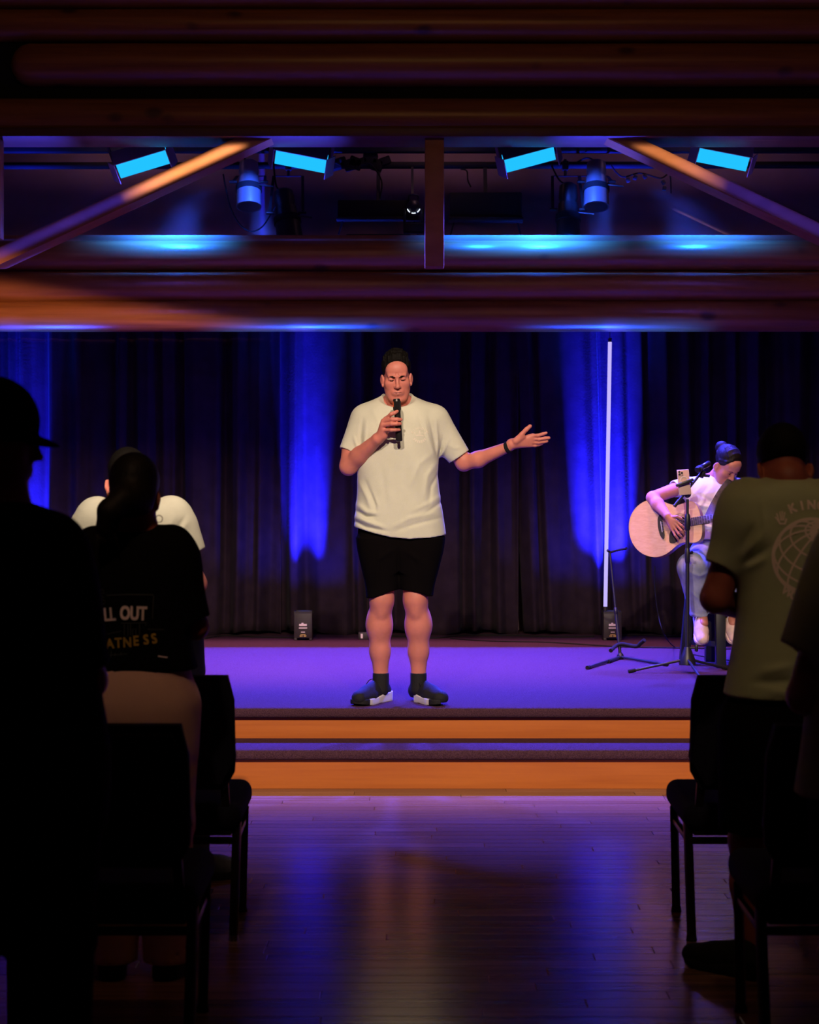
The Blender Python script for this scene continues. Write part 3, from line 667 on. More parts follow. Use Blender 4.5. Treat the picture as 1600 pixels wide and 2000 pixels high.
# ------------------------------------------------------------------ skin, cloth and hair materials
def skin(name, c, r=.5):
    m = mat(name, c, r, spec=.4, var=.10, vscale=14, bump=.04, bscale=260); b = m.node_tree.nodes['Principled BSDF']
    b.inputs['Subsurface Weight'].default_value = .12; b.inputs['Subsurface Radius'].default_value = (.012, .004, .002); b.inputs['Subsurface Scale'].default_value = 1.0; return m
M_SKIN = skin('fair_skin', (.64, .218, .175)); M_LIP = skin('lip', (.50, .18, .15), .42); M_SKIN2 = skin('warm_skin', (.50, .20, .13)); M_SKIN3 = skin('tan_skin', (.32, .085, .055))
def cloth(name, c, rough=.9, bump=.25, sheen=.1, var=.05): return mat(name, c, rough, spec=.15, var=var, vscale=9, bump=bump, bscale=420, sheen=sheen)
M_MINT = cloth('pale_mint_cotton', (.68, .69, .58)); M_WHITE = cloth('white_cotton', (.72, .70, .74)); M_GREEN = cloth('sage_cotton', (.40, .44, .26))
M_BLK = mat('black_cotton', (.004, .0036, .004), .95, spec=.05, bump=.2, bscale=420); M_CREAM = cloth('cream_trouser', (.85, .50, .42)); M_SHORTS = mat('black_shorts', (.004, .003, .0035), .95, spec=.03, bump=.2, bscale=420)
M_DENIM = mat('washed_denim', (.17, .20, .30), .85, spec=.15, col2=(.40, .43, .54), vscale=7, bump=.3, bscale=300); M_DENIMD = mat('dark_denim', (.05, .06, .10), .85, spec=.15, col2=(.12, .14, .2), vscale=8, bump=.3, bscale=300)
M_HAIR = mat('dark_hair', (.005, .004, .0035), .7, spec=.1, var=.4, vscale=60, bump=.3, bscale=14, stretch=(8, 8, 1.2)); M_HAIRB = mat('brown_hair', (.007, .0045, .0035), .55, spec=.15, var=.4, vscale=50, bump=.3, bscale=14, stretch=(8, 8, 1.2))
M_SHOEW = mat('pale_shoe', (.70, .52, .42), .6, var=.08, vscale=30, bump=.1, bscale=120); M_SOLE = mat('sole_white', (.70, .66, .68), .6); M_SHOEB = mat('black_knit', (.013, .012, .016), .75, spec=.3, bump=.3, bscale=260)
M_PRESS = mat('shirt_print', (.80, .76, .66), .85); M_PRESSD = mat('faded_print', (.78, .64, .56), .85); M_PRESSW = mat('white_ink', (.85, .68, .72), .8); M_PRESSY = mat('mustard_ink', (.42, .26, .03), .8); M_PRESSO = mat('outline_ink', (.05, .048, .045), .8)

# ------------------------------------------------------------------ anatomy
def head(s, R, t, sc=1.0, neck=None, nr=.056, k=.012):
    """a head whose origin is between the eyes' depth and ears; it faces local -Y"""
    s.frame(R, t, sc)
    s.ell((0, .018, .062), (.073, .092, .080), k); s.ell((0, -.022, -.012), (.065, .066, .085), .03)
    for i in (-1, 1):
        s.cone((i * .047, .008, -.035), (i * .029, -.055, -.094), .018, .019, .04); s.ell((i * .028, -.036, -.056), (.028, .034, .040), .03); s.ell((i * .043, -.055, -.012), (.024, .022, .024), .022)
    s.ell((0, -.070, -.100), (.024, .019, .018), .02); s.ell((0, -.062, .062), (.055, .028, .040), .03)
    s.cone((-.040, -.076, .034), (-.010, -.086, .031), .009, .010, .014); s.cone((.040, -.076, .034), (.010, -.086, .031), .009, .010, .014)
    for i in (-1, 1): s.ell((i * .031, -.098, .014), (.021, .017, .013), .012, '-'); s.ell((i * .031, -.072, .014), (.0165, .014, .0125), .005)
    s.cone((0, -.084, .024), (0, -.104, -.018), .0075, .0105, .010); s.ell((0, -.108, -.024), (.0115, .0105, .010), .008)
    for i in (-1, 1): s.ell((i * .0125, -.095, -.026), (.0085, .010, .008), .006); s.ell((i * .007, -.103, -.035), (.0045, .006, .004), .003, '-')
    s.ell((0, -.082, -.058), (.030, .014, .020), .015)
    s.chain([(-.024, -.082, -.058), (-.008, -.093, -.0545), (.008, -.093, -.0545), (.024, -.082, -.058)], [.003, .005, .005, .003], .005)
    s.chain([(-.021, -.081, -.062), (0, -.0925, -.0655), (.021, -.081, -.062)], [.003, .0062, .003], .005)
    s.chain([(-.026, -.086, -.060), (0, -.100, -.0605), (.026, -.086, -.060)], [.0012, .002, .0012], .003, '-')
    for i in (-1, 1):
        s.ell((i * .079, .014, -.004), (.009, .020, .032), .006, rot=(.12, 0, i * -.35)); s.ell((i * .088, .008, .000), (.006, .011, .018), .004, '-', rot=(.12, 0, i * -.35))
        s.ell((i * .077, .004, -.032), (.007, .009, .010), .005)
    s.frame()
    if neck is not None:
        base = np.array(t) + R @ (np.array((0, .022, -.045)) * sc); s.cone(base, neck, nr * .97, nr * 1.1, .02)
def lips(R, t, sc):
    def fn(c):
        p = (c - np.array(t)) @ np.array(R) / sc; return ((np.abs(p[:, 0]) < .024) & (p[:, 1] < -.080) & (np.abs(p[:, 2] + .0605 - .05 * np.abs(p[:, 0]) * 0) < .0095 - .17 * np.abs(p[:, 0])))
    return fn
def grid_of(pts, pad, h):
    P = np.array([list(p) for p in pts]); return SDF(P.min(0) - pad, P.max(0) + pad, h)
def shoe(t, R, parent, up_mat, sole_mat, L=.30, h=.0055, toe_mat=None, laces=None, sock=None):
    """local +Y is the toe, origin under the heel"""
    t = np.array(t, float); k = L / .30
    pts = [t + R @ np.array(p) * k for p in ((-.07, -.06, 0), (.07, .28, 0), (-.07, .28, .13), (.07, -.06, .13))]
    u = grid_of(pts, .03, h); u.frame(R, t, k)
    u.cone((0, 0, .055), (0, .02, .095), .036, .034, .02); u.cone((0, .0, .045), (0, .14, .050), .037, .040, .02); u.cone((0, .10, .055), (0, .225, .040), .035, .030, .03, flat=1); u.cone((-.012, .15, .038), (-.008, .225, .036), .036, .029, .02); u.cone((.012, .15, .038), (.010, .215, .036), .036, .029, .02)
    u.cone((0, .035, .10), (0, .125, .068), .022, .024, .015); u.box((0, .1, -.03), (.2, .4, .047), .001, .004, '-')
    o1 = smesh('upper', [u], up_mat, parent)
    s = grid_of(pts, .03, h * .8); s.frame(R, t, k)
    def foot(x, y, z):
        w = np.interp(y, [-.045, -.02, .05, .11, .18, .225, .25], [.030, .041, .040, .044, .050, .041, .022]); cx = np.interp(y, [-.05, .1, .25], [0, 0, .004]); yc = np.clip(y, -.01, .205)
        rr = np.interp(yc, [-.01, .05, .11, .18, .205], [.041, .041, .045, .050, .047]); d2 = np.sqrt((x - cx) ** 2 + (y - yc) ** 2) - rr
        top = np.interp(y, [-.05, .06, .12, .25], [.046, .040, .030, .030]); bot = np.interp(y, [-.06, -.02, .05, .09, .17, .26], [.006, 0, 0, .003, 0, .014])
        return np.maximum(d2 + .10 * np.maximum(0, .012 - z) , np.maximum(bot - z, z - top)) - .002
    s._op(foot, [(-.06, -.06, 0), (.06, .26, .05)], .02, 0, '+')
    def mf(c):
        p = (c - t) @ R / k; return (p[:, 1] > .200) if toe_mat is not None else np.zeros(len(c), bool)
    smesh('sole', [s], [sole_mat, toe_mat or sole_mat], parent, mf)
    if laces:
        b = MB()
        for i in range(4):
            y = .065 + .022 * i; z = .108 - .011 * i
            q = [Vector(t + R @ np.array(v) * k) for v in ((-.024, y, z - .010), (0, y + .004, z + .004), (.024, y, z - .010))]; b.tube(q, .0028 * k, 5, 4)
        b.tube([Vector(t + R @ np.array(v) * k) for v in ((0, .062, .112), (.03, .075, .108), (.038, .10, .085))], .0024, 5); b.build('laces', laces, parent)
    return o1
def finger(s, pts, r, k=.004): s.chain([np.array(p) for p in pts], [r * 1.05, r, r * .94, r * .84][:len(pts)] if len(pts) <= 4 else [r] * len(pts), k)
def relaxed_hand(s, wr, d, pal, side, sc=1.0):
    """a loosely curled hand: d along the fingers, pal the palm's normal, side towards the thumb"""
    wr, d, pal, side = [np.array(v, float) for v in (wr, d, pal, side)]; d /= np.linalg.norm(d); side -= d * (side @ d); side /= np.linalg.norm(side); pal = np.cross(d, side) * (1 if np.cross(d, side) @ pal > 0 else -1)
    P = lambda a, b, c: wr + (d * a + side * b + pal * c) * sc
    for b_, l in ((.030, 1), (.010, 1.06), (-.010, 1), (-.028, .84)):
        s.cone(wr, P(.085, b_, 0), .022 * sc, .0135 * sc, .012)
        finger(s, [P(.088, b_, .0), P(.088 + .038 * l, b_ * 1.05, .010), P(.088 + .062 * l, b_, .026), P(.088 + .076 * l, b_ * .95, .045)], .0098 * sc)
    finger(s, [P(.02, .024, .006), P(.050, .046, .016), P(.080, .052, .026), P(.104, .046, .034)], .0118 * sc)

# ------------------------------------------------------------------ printing on cloth
def font_polys(txt, size):
    cu = bpy.data.curves.new('t', 'FONT'); cu.body = txt; cu.size = size; cu.resolution_u = 3; o = bpy.data.objects.new('t', cu); COL.objects.link(o)
    dg = bpy.context.evaluated_depsgraph_get(); me = bpy.data.meshes.new_from_object(o.evaluated_get(dg)); v = [(p.co.x, p.co.y) for p in me.vertices]; f = [tuple(p.vertices) for p in me.polygons]
    bpy.data.objects.remove(o); bpy.data.curves.remove(cu); bpy.data.meshes.remove(me)
    return v, f
class Print:
    def __init__(s): s.v = []; s.f = []
    def text(s, txt, x, z, size, rot=0, wid=1.0, bold=0, center=True, shear=0):
        v, f = font_polys(txt, size)
        if not v: return s
        a = np.array(v); a[:, 0] *= wid; a[:, 0] -= (a[:, 0].min() + a[:, 0].max()) / 2 if center else a[:, 0].min()
        offs = [(0, 0)] if not bold else [(dx * bold, dy * bold) for dx, dy in ((-1, -1), (1, -1), (-1, 1), (1, 1), (0, 0))]
        c, q = math.cos(rot), math.sin(rot)
        for ox, oz in offs:
            n = len(s.v)
            for p in a: X, Z = p[0] + ox + shear * p[1], p[1] + oz; s.v.append((x + X * c - Z * q, z + X * q + Z * c))
            s.f += [tuple(i + n for i in g) for g in f]
        return s
    def arc(s, txt, cx, cz, r, a0, step, size, inside=False, **kw):
        for i, ch in enumerate(txt):
            an = a0 - i * step if not inside else a0 + i * step
            s.text(ch, cx + r * math.cos(an), cz + r * math.sin(an), size, an - PI / 2 if not inside else an + PI / 2, **kw)
        return s
    def line(s, pts, w):
        P = [Vector(p) for p in pts]; n = len(s.v)
        for i, p in enumerate(P):
            d = (P[min(i + 1, len(P) - 1)] - P[max(i - 1, 0)]).normalized(); m = Vector((-d.y, d.x)) * w / 2; s.v += [tuple(p + m), tuple(p - m)]
        for i in range(len(P) - 1): s.f.append((n + 2 * i, n + 2 * i + 1, n + 2 * i + 3, n + 2 * i + 2))
        return s
    def onto(s, shirt, name, m, parent, eps=.0025):
        v, f = SURF[shirt.name]; bv = BVHTree.FromPolygons(v.tolist(), f.tolist()); bm = bmesh.new()
        V = [bm.verts.new((p[0], 0, p[1])) for p in s.v]
        for g in s.f:
            try: bm.faces.new([V[i] for i in g])
            except ValueError: pass
        bmesh.ops.triangulate(bm, faces=bm.faces)
        for _ in range(3):
            E = [e for e in bm.edges if e.calc_length() > .016]
            if not E: break
            bmesh.ops.subdivide_edges(bm, edges=E, cuts=1); bmesh.ops.triangulate(bm, faces=bm.faces)
        drop = []
        for w in bm.verts:
            h = bv.ray_cast(Vector((w.co.x, 0, w.co.z)), Vector((0, 1, 0)))[0]
            if h is None: drop.append(w)
            else: w.co.y = h.y - eps
        bmesh.ops.delete(bm, geom=drop, context='VERTS')
        for fc in bm.faces:
            if fc.normal.y > 0: fc.normal_flip()
        me = bpy.data.meshes.new(name); bm.to_mesh(me); bm.free(); return link(name, me, m, parent)
# ================================================================== chairs
M_SEAT = mat('navy_upholstery', (.014, .014, .030), .9, spec=.1, var=.2, vscale=90, bump=.4, bscale=350)
M_FRAME = mat('chair_frame', (.02, .017, .016), .35, metal=.5)
def chair(x, y, label):
    t = thing('banquet_chair', (x, y, 0), label, 'chair', 'padded chairs along the aisle'); o = Vector((x, y, 0))
    MB().box(o + Vector((0, .205, .422)), (.525, .47, .098), (.03, 0, 0), .042, 5).build('seat', M_SEAT, t, True, None, 80)
    poly = [(-.222, .385), (.222, .385), (.243, .30), (.246, .10), (.243, .055), (.212, 0), (-.212, 0), (-.243, .055), (-.246, .10), (-.243, .30)]
    M = Matrix.Translation(o + Vector((0, -.015, .518))) @ Matrix(((1, 0, 0, 0), (0, 0, -1, 0), (0, 1, 0, 0), (0, 0, 0, 1))) @ Matrix.Rotation(.07, 4, 'X')
    b = MB().prism(poly, -.035, .045, M); bmesh.ops.bevel(b.bm, geom=[e for e in b.bm.edges if abs((e.verts[0].co - e.verts[1].co).normalized().y) < .5], offset=.022, segments=4, affect='EDGES', clamp_overlap=True); b.build('backrest', M_SEAT, t, True, None, 80)
    for s in (-1, 1):
        b = MB().beam(o + Vector((s * .247, .015, .40)), o + Vector((s * .238, -.012, .012)), .026, .026, .004); b.build('leg', M_FRAME, t)
        b = MB().beam(o + Vector((s * .240, .36, .39)), o + Vector((s * .228, .385, .012)), .026, .026, .004); b.build('leg', M_FRAME, t)
        for yy, xx in ((-.012, .238), (.385, .228)): MB().cyl(o + Vector((s * xx, yy, 0)), o + Vector((s * xx, yy, .02)), .019, .016, 12).build('glide', M_CHROME if (s > 0 and x < 0 and yy < 0) else M_RUBBER, t)
        MB().beam(o + Vector((s * .215, .005, .37)), o + Vector((s * .205, -.035, .62)), .028, .014, .003, (0, 1, 0)).build('back_post', M_FRAME, t)
        MB().beam(o + Vector((s * .243, .01, .335)), o + Vector((s * .236, .37, .335)), .02, .02, .003).build('side_rail', M_FRAME, t)
    MB().beam(o + Vector((-.244, .008, .335)), o + Vector((.244, .008, .335)), .024, .022, .003).build('stretcher', M_FRAME, t)
    MB().box(o + Vector((0, .2, .365)), (.46, .42, .02), None, .004).build('seat_pan', M_BLACKM, t)
    return t
chair(-.835, 5.80, 'dark padded chair left of the aisle, standing clear in front of the orange step')
chair(1.195, 5.80, 'dark padded chair right of the aisle, half behind the man in the sage shirt')
chair(-.835, 4.62, 'black padded chair behind the woman in cream trousers')
chair(1.20, 4.62, 'dark padded chair behind the legs of the man in the sage shirt')

# ================================================================== the audience, seen from behind
def audience(label, D, J, rows, skin_m, shirt_m, pant_m, shoe_m, sole_m=None, h=.0075, short=None, hairfn=None, hair_m=None, prints=None, folds=(), foot=(25, -25)):
    A = lambda p: np.array(at(p[0], p[1], D + (p[2] if len(p) > 2 else 0)))
    base = (at(J['axis'], 0, D).x, D, 0); root = thing('person', base, label, 'person')
    HR = J['headR']; ht = A(J['head']); nk = A(J['neck']); pts = [A(v) for k in ('sh', 'el', 'wr', 'hip', 'kn', 'an') for v in J[k]] + [ht]
    g = grid_of(pts + [ht + np.array((0, 0, .17))], .17, h)
    head(g, HR, ht, J.get('hs', 1), nk, J.get('nr', .056)); sh = [A(v) for v in J['sh']]; el = [A(v) for v in J['el']]; wr = [A(v) for v in J['wr']]
    hip = [A(v) for v in J['hip']]; kn = [A(v) for v in J['kn']]; an = [A(v) for v in J['an']]; pel = (hip[0] + hip[1]) / 2
    g.cone(nk, (sh[0] + nk) / 2 + np.array((0, 0, -.04)), .05, .05, .03); g.cone(nk, (sh[1] + nk) / 2 + np.array((0, 0, -.04)), .05, .05, .03); g.cone(nk - np.array((0, 0, .1)), pel, .09, .10, .03)
    w = J.get('aw', 1)
    for i in (0, 1):
        c = sh[i] + (nk - sh[i]) * .25; g.cone(c, nk - np.array((0, 0, .1)), .05, .07, .02); g.cone(c, el[i], .054 * w, .045 * w, .02); g.cone(el[i], wr[i], .045 * w, .028 * w, .012)
        d = wr[i] - el[i]; relaxed_hand(g, wr[i], d + np.array(((-1) ** i * .05, 0, .0)), (0, 0, 1) if i == 0 else (0, 0, 1), ((-1) ** (i + 1), 0, .4), J.get('hs', 1) * .95)
        g.cone(pel, kn[i], .085, .060, .03); g.cone(kn[i], kn[i] * .6 + an[i] * .4 + np.array((0, -.015, 0)), .056, .060, .02); g.cone(kn[i] * .6 + an[i] * .4 + np.array((0, -.015, 0)), an[i], .060, .038, .02); g.cone(an[i], an[i] + np.array((0, .08, -.04)), .036, .03, .01)
    smesh('body', [g], skin_m, root)
    # shirt
    R_ = [(A((0, r[0]))[2], (at(r[1], 0, D).x + at(r[2], 0, D).x) / 2, D + (r[4] if len(r) > 4 else 0), (r[2] - r[1]) * D / F / 2, r[3]) for r in rows]
    zs = [r[0] for r in R_]; P = [(r[1] + q * r[3], r[2] + s_ * r[4], r[0]) for r in R_ for q in (-1, 1) for s_ in (-1, 1)] + [A(v) for v in J['cuff']]
    s = grid_of(P, .09, .006); s.loft(R_, .02, 2.4)
    for i in (0, 1): s.sleeve(sh[i] + (nk - sh[i]) * .2, A(J['cuff'][i]), J['sr'][0], J['sr'][1], .05)
    s.cone(nk + np.array((0, .01, .02)), nk + np.array((0, .03, .2)), .062, .075, .008, '-')
    s.loft([(zs[-1] - .02, R_[-1][1], R_[-1][2], R_[-1][3] - .012, R_[-1][4] - .012), (zs[-1] + .04, R_[-1][1], R_[-1][2], R_[-2][3] - .03, R_[-2][4] - .03)], .006, 2.4, '-')
    for f in folds: s.fold([(lambda q: (q[0], q[2]))(A(p)) for p in f[0]], f[1], f[2])
    shirt = smesh('t_shirt', [s], shirt_m, root)
    # shorts or trousers
    hw = J['hipw'] * D / F; zc = A((0, J['waist']))[2]; zh = pel[2]
    b = grid_of([pel + np.array((sx * (hw + .03), sy * .16, 0)) for sx in (-1, 1) for sy in (-1, 1)] + [np.array((pel[0], pel[1], zc))] + kn + an, .13, .0075)
    b.loft([(zc, pel[0], D, hw * .92, .125), (zh, pel[0], D, hw, .145), (zh - .14, pel[0], D, hw * .98, .13)], .02, 2.4)
    for i in (0, 1):
        if short: e_ = A(short[i]); b.sleeve(hip[i] + np.array((0, 0, .02)), e_, J['lr'][0], J['lr'][1], .03)
        else:
            e_ = an[i] + np.array((0, -.005, -.03)); b.sleeve(hip[i], kn[i], J['lr'][0], J['lr'][1], .03, hollow=0); b.sleeve(kn[i] + np.array((0, 0, .02)), e_, J['lr'][1], J['lr'][2], .03)
    smesh('shorts' if short else 'trousers', [b], pant_m, root)
    for i in (0, 1):
        sr = thing_part = bpy.data.objects.new('shoe', None); COL.objects.link(sr); sr.parent = root; ORG[sr.name] = ORG[root.name]; sr.empty_display_size = .1
        shoe((an[i][0], an[i][1] - .03, 0), Rz(foot[i]), sr, shoe_m, sole_m or shoe_m, .29, .008)
    if hairfn: hairfn(root, HR, ht, J.get('hs', 1))
    if prints: prints(root, shirt, D)
    return root, shirt
def short_hair(m, top=.012, nape=-.05, h=.004):
    def fn(root, R, t, sc):
        s = SDF(np.array(t) - .2, np.array(t) + .22, h); s.frame(R, t, sc)
        s.ell((0, .020, .066), (.073 + top * .6, .093 + top * .7, .080 + top), 0); s.ell((0, -.10, .0), (.062, .085, .088), .01, '-'); s.box((0, .05, nape - .2), (.3, .3, .2), .01, .03, '-', rot=(-.25, 0, 0))
        for i in (-1, 1): s.ell((i * .082, .006, -.02), (.022, .03, .044), .008, '-')
        smesh('hair', [s], m, root)
    return fn
BK = lambda p, y=0, r=0: Rz(180 + y) @ Rx(p) @ Ry(r)

# woman in black beside the aisle, left
def woman_hair(root, R, t, sc):
    s = SDF(np.array(t) - .26, np.array(t) + .22, .005); s.frame(R, t, sc); s.ell((0, .020, .060), (.084, .104, .094), 0); s.ell((0, .045, -.01), (.074, .07, .07), .03); s.ell((0, -.10, -.01), (.064, .085, .088), .01, '-')
    s.ell((.012, .095, -.035), (.050, .05, .05), .03); s.chain([(.03, .12, -.045), (.062, .125, -.085), (.076, .10, -.13), (.068, .085, -.165)], [.040, .040, .030, .012], .02)
    rg = random.Random(2)
    for i in range(10): a = rg.uniform(-.02, .02); s.chain([(.06 + a, .12, -.09), (.078 + a * 1.4, .10, -.14), (.070 + a * 2, .085 + a, -.178 - abs(a))], [.012, .008, .002], .004)
    smesh('hair', [s], M_HAIRB, root)
    e = Vector(t) + Vector(R @ np.array((-.079, -.004, -.050))); b = MB(); q = [e + Vector((.011 * math.cos(v / 16 * 2 * PI), 0, .011 * math.sin(v / 16 * 2 * PI) - .012)) for v in range(17)]; b.tube(q, .0014, 5, 1); b.build('earring', M_CHROME, root)
def woman_print(root, shirt, D):
    X = lambda px, py: (lambda p: (p.x, p.z))(at(px, py, D)); k = D / F; p = Print()
    x, z = X(220, 1196); p.text('LL', x + 9 * k, z - 10 * k, 35 * k, .08, .66, .0016); x, z = X(273, 1204); p.text('OUT', x, z, 36 * k, -.03, .66, .0018); p.onto(shirt, 'white_lettering', M_PRESSW, root)
    p = Print()
    for ch, cx, cy, r in zip('ATNESS', (229, 245, 262, 279, 298, 314), (1259, 1257, 1256, 1253, 1251, 1249), (.1, .06, .04, .05, .1, .2)): x, z = X(cx, cy); p.text(ch, x, z, 26 * k, r, .85, .0012)
    p.onto(shirt, 'mustard_lettering', M_PRESSY, root); p = Print()
    for L in ([(222, 1158), (265, 1156), (310, 1157), (311, 1160), (309, 1203)], [(222, 1232), (250, 1226)], [(300, 1223), (330, 1224)], [(200, 1150), (216, 1147), (217, 1154), (208, 1155), (217, 1163), (208, 1165), (219, 1168), (218, 1174), (209, 1174)], [(250, 1211), (298, 1210), (296, 1216)], [(256, 1213), (256, 1234), (263, 1235), (263, 1214)], [(268, 1212), (268, 1234), (272, 1235), (272, 1222), (278, 1222), (278, 1234), (285, 1234), (285, 1213)], [(228, 1272), (262, 1269)], [(230, 1277), (231, 1264)], [(238, 1268), (238, 1274)], [(250, 1266), (250, 1272)]): q = Print(); q.line([X(*v) for v in L], .0022); q.onto(shirt, 'outline_stroke', M_PRESSO, root)
    p = Print(); p.line([X(*v) for v in ((320, 1274), (330, 1276), (337, 1277))], .004); p.onto(shirt, 'small_white_print', M_PRESSW, root)
audience('woman with tied-back dark hair in a printed black T-shirt and cream trousers', 5.40, dict(axis=265, head=(262, 976, -.02), headR=BK(20, 4), neck=(262, 1022, .0), nr=.05, hs=.95,
    sh=[(168, 1085), (352, 1082)], el=[(142, 1225, .02), (384, 1225, .02)], wr=[(205, 1245, .24), (318, 1245, .24)], cuff=[(140, 1205), (381, 1212)], sr=(.075, .050), hip=[(222, 1380), (322, 1380)], kn=[(222, 1620), (325, 1620)], an=[(222, 1858, -.02), (328, 1858, -.02)], hipw=106, waist=1290, lr=(.115, .085, .075), aw=.85),
    [(1034, 222, 300, .06), (1046, 190, 335, .08), (1070, 150, 372, .10), (1100, 140, 380, .115), (1160, 150, 368, .125), (1230, 160, 370, .125), (1306, 166, 386, .13)],
    M_SKIN3, M_BLK, M_CREAM, M_BLACKM, None, hairfn=woman_hair, prints=woman_print, foot=(10, -8))

# man in a pale shirt in front of her
audience('man in a pale mint T-shirt and jeans behind the woman in black', 6.72, dict(axis=262, head=(249, 950, .03), headR=BK(35, 3), neck=(262, 984, .0), hs=.98,
    sh=[(172, 1018), (352, 1016)], el=[(142, 1140, .03), (383, 1140, .03)], wr=[(200, 1165, .25), (325, 1165, .25)], cuff=[(146, 1080), (379, 1083)], sr=(.085, .052), hip=[(205, 1240), (330, 1240)], kn=[(160, 1450), (372, 1450)], an=[(115, 1672, 0), (368, 1676, -.04)], hipw=128, waist=1190, lr=(.115, .095, .08), aw=.95),
    [(976, 235, 292, .06), (984, 200, 330, .08), (1002, 165, 360, .11), (1040, 150, 372, .13), (1110, 160, 362, .14), (1180, 158, 366, .14), (1225, 155, 370, .14)],
    M_SKIN, M_MINT, M_DENIMD, M_DENIMD, M_SHOEB, hairfn=short_hair(M_HAIR), foot=(30, -62),
    folds=[([(330, 1040), (350, 1005)], .006, .012), ([(344, 1050), (366, 1010)], -.008, .009), ([(336, 1060), (372, 1020)], .006, .010)])

# man with the printed sage shirt, right
def globe(root, shirt, D):
    X = lambda px, py: (lambda p: (p.x, p.z))(at(px, py, D)); k = D / F; c = X(1566, 1085); r = 73 * k; p = Print()
    T = np.array(Matrix.Rotation(-.38, 3, 'X') @ Matrix.Rotation(.0, 3, 'Y')); Q = np.array(Matrix.Rotation(.30, 3, 'Y'))
    def sphere(la, lo):
        v = np.array((math.cos(la) * math.sin(lo), -math.cos(la) * math.cos(lo), math.sin(la))); v = Q @ np.array(Matrix.Rotation(.75, 3, 'X')) @ v; return v
    def run(f):
        cur = []
        for i in range(61):
            v = sphere(*f(i / 60))
            if v[1] < .02: cur.append((c[0] + r * v[0], c[1] + r * v[2]))
            else:
                if len(cur) > 2: p.line(cur, .0062)
                cur = []
        if len(cur) > 2: p.line(cur, .0062)
    for la in (1.18, .75, .35, -.05, -.45): run(lambda t, la=la: (la, t * 2 * PI))
    for j in range(14): run(lambda t, j=j: (-1.2 + t * (1.2 + (1.5 if True else 0)), j * 2 * PI / 14))
    p.line([(c[0] + r * math.cos(a), c[1] + r * math.sin(a)) for a in np.linspace(0, 2 * PI, 60)], .010)
    v = sphere(1.5, 0); p.line([(c[0] + r * v[0] + .022 * math.cos(a), c[1] + r * v[2] + .022 * math.sin(a)) for a in np.linspace(0, 2 * PI, 20)], .018)
    p.onto(shirt, 'globe_print', M_PRESSD, root); p = Print(); R2 = 92 * k
    p.arc('KINGDOM', c[0], c[1], R2, PI / 2 + .36, .185, 24 * k, wid=.95, bold=.0016); p.arc('WOO', c[0], c[1], R2 - 4 * k, -PI / 2 - .62, .19, 22 * k, inside=True, wid=.95, bold=.0014); p.onto(shirt, 'arched_lettering', M_PRESSD, root); p = Print()
    hx, hz = X(1509, 1013)
    p.line([(hx - 8 * k, hz + 1 * k), (hx - 3 * k, hz - 8 * k), (hx + 6 * k, hz - 8 * k), (hx + 9 * k, hz + 2 * k)], 4 * k)
    for a, l in ((-.5, 12), (-.15, 15), (.1, 16), (.35, 14)): p.line([(hx + a * 10 * k, hz - 2 * k), (hx + a * 18 * k, hz + l * k)], 2.4 * k)
    p.line([(hx - 6 * k, hz - 2 * k), (hx - 12 * k, hz + 5 * k)], 2.6 * k); p.onto(shirt, 'hand_print', M_PRESSD, root)
audience('man with bowed head in a sage T-shirt with a globe print', 5.40, dict(axis=1542, head=(1531, 922, .05), headR=BK(38, 2), neck=(1538, 952, .02), nr=.062, hs=1.02,
    sh=[(1440, 992), (1640, 992)], el=[(1398, 1168, .02), (1684, 1168, .02)], wr=[(1478, 1200, .25), (1600, 1200, .25)], cuff=[(1407, 1107), (1675, 1107)], sr=(.085, .052), hip=[(1480, 1430), (1604, 1430)], kn=[(1460, 1640, .03), (1620, 1640, .03)], an=[(1465, 1850, -.02), (1625, 1850, -.02)], hipw=120, waist=1340, lr=(.125, .098), aw=1.08),
    [(937, 1500, 1578, .07), (946, 1470, 1612, .09), (966, 1432, 1652, .115), (1000, 1412, 1672, .13), (1080, 1432, 1652, .14), (1150, 1441, 1643, .14), (1250, 1434, 1650, .14), (1358, 1414, 1668, .15)],
    M_SKIN3, M_GREEN, M_SHORTS, M_BLACKM, None, short=[(1464, 1622, .02), (1618, 1622, .02)], hairfn=short_hair(M_HAIR, .008, -.012), prints=globe, foot=(48, -20),
    folds=[([(1440, 1085), (1475, 1040)], .009, .012), ([(1446, 1100), (1490, 1062)], -.008, .009), ([(1437, 1075), (1455, 1025)], -.008, .009), ([(1444, 1110), (1482, 1085)], .008, .01), ([(1470, 1305), (1530, 1290)], .008, .014), ([(1460, 1325), (1535, 1320)], -.008, .012), ([(1480, 1340), (1530, 1345)], .007, .012), ([(1474, 960), (1478, 1060)], .004, .006)])

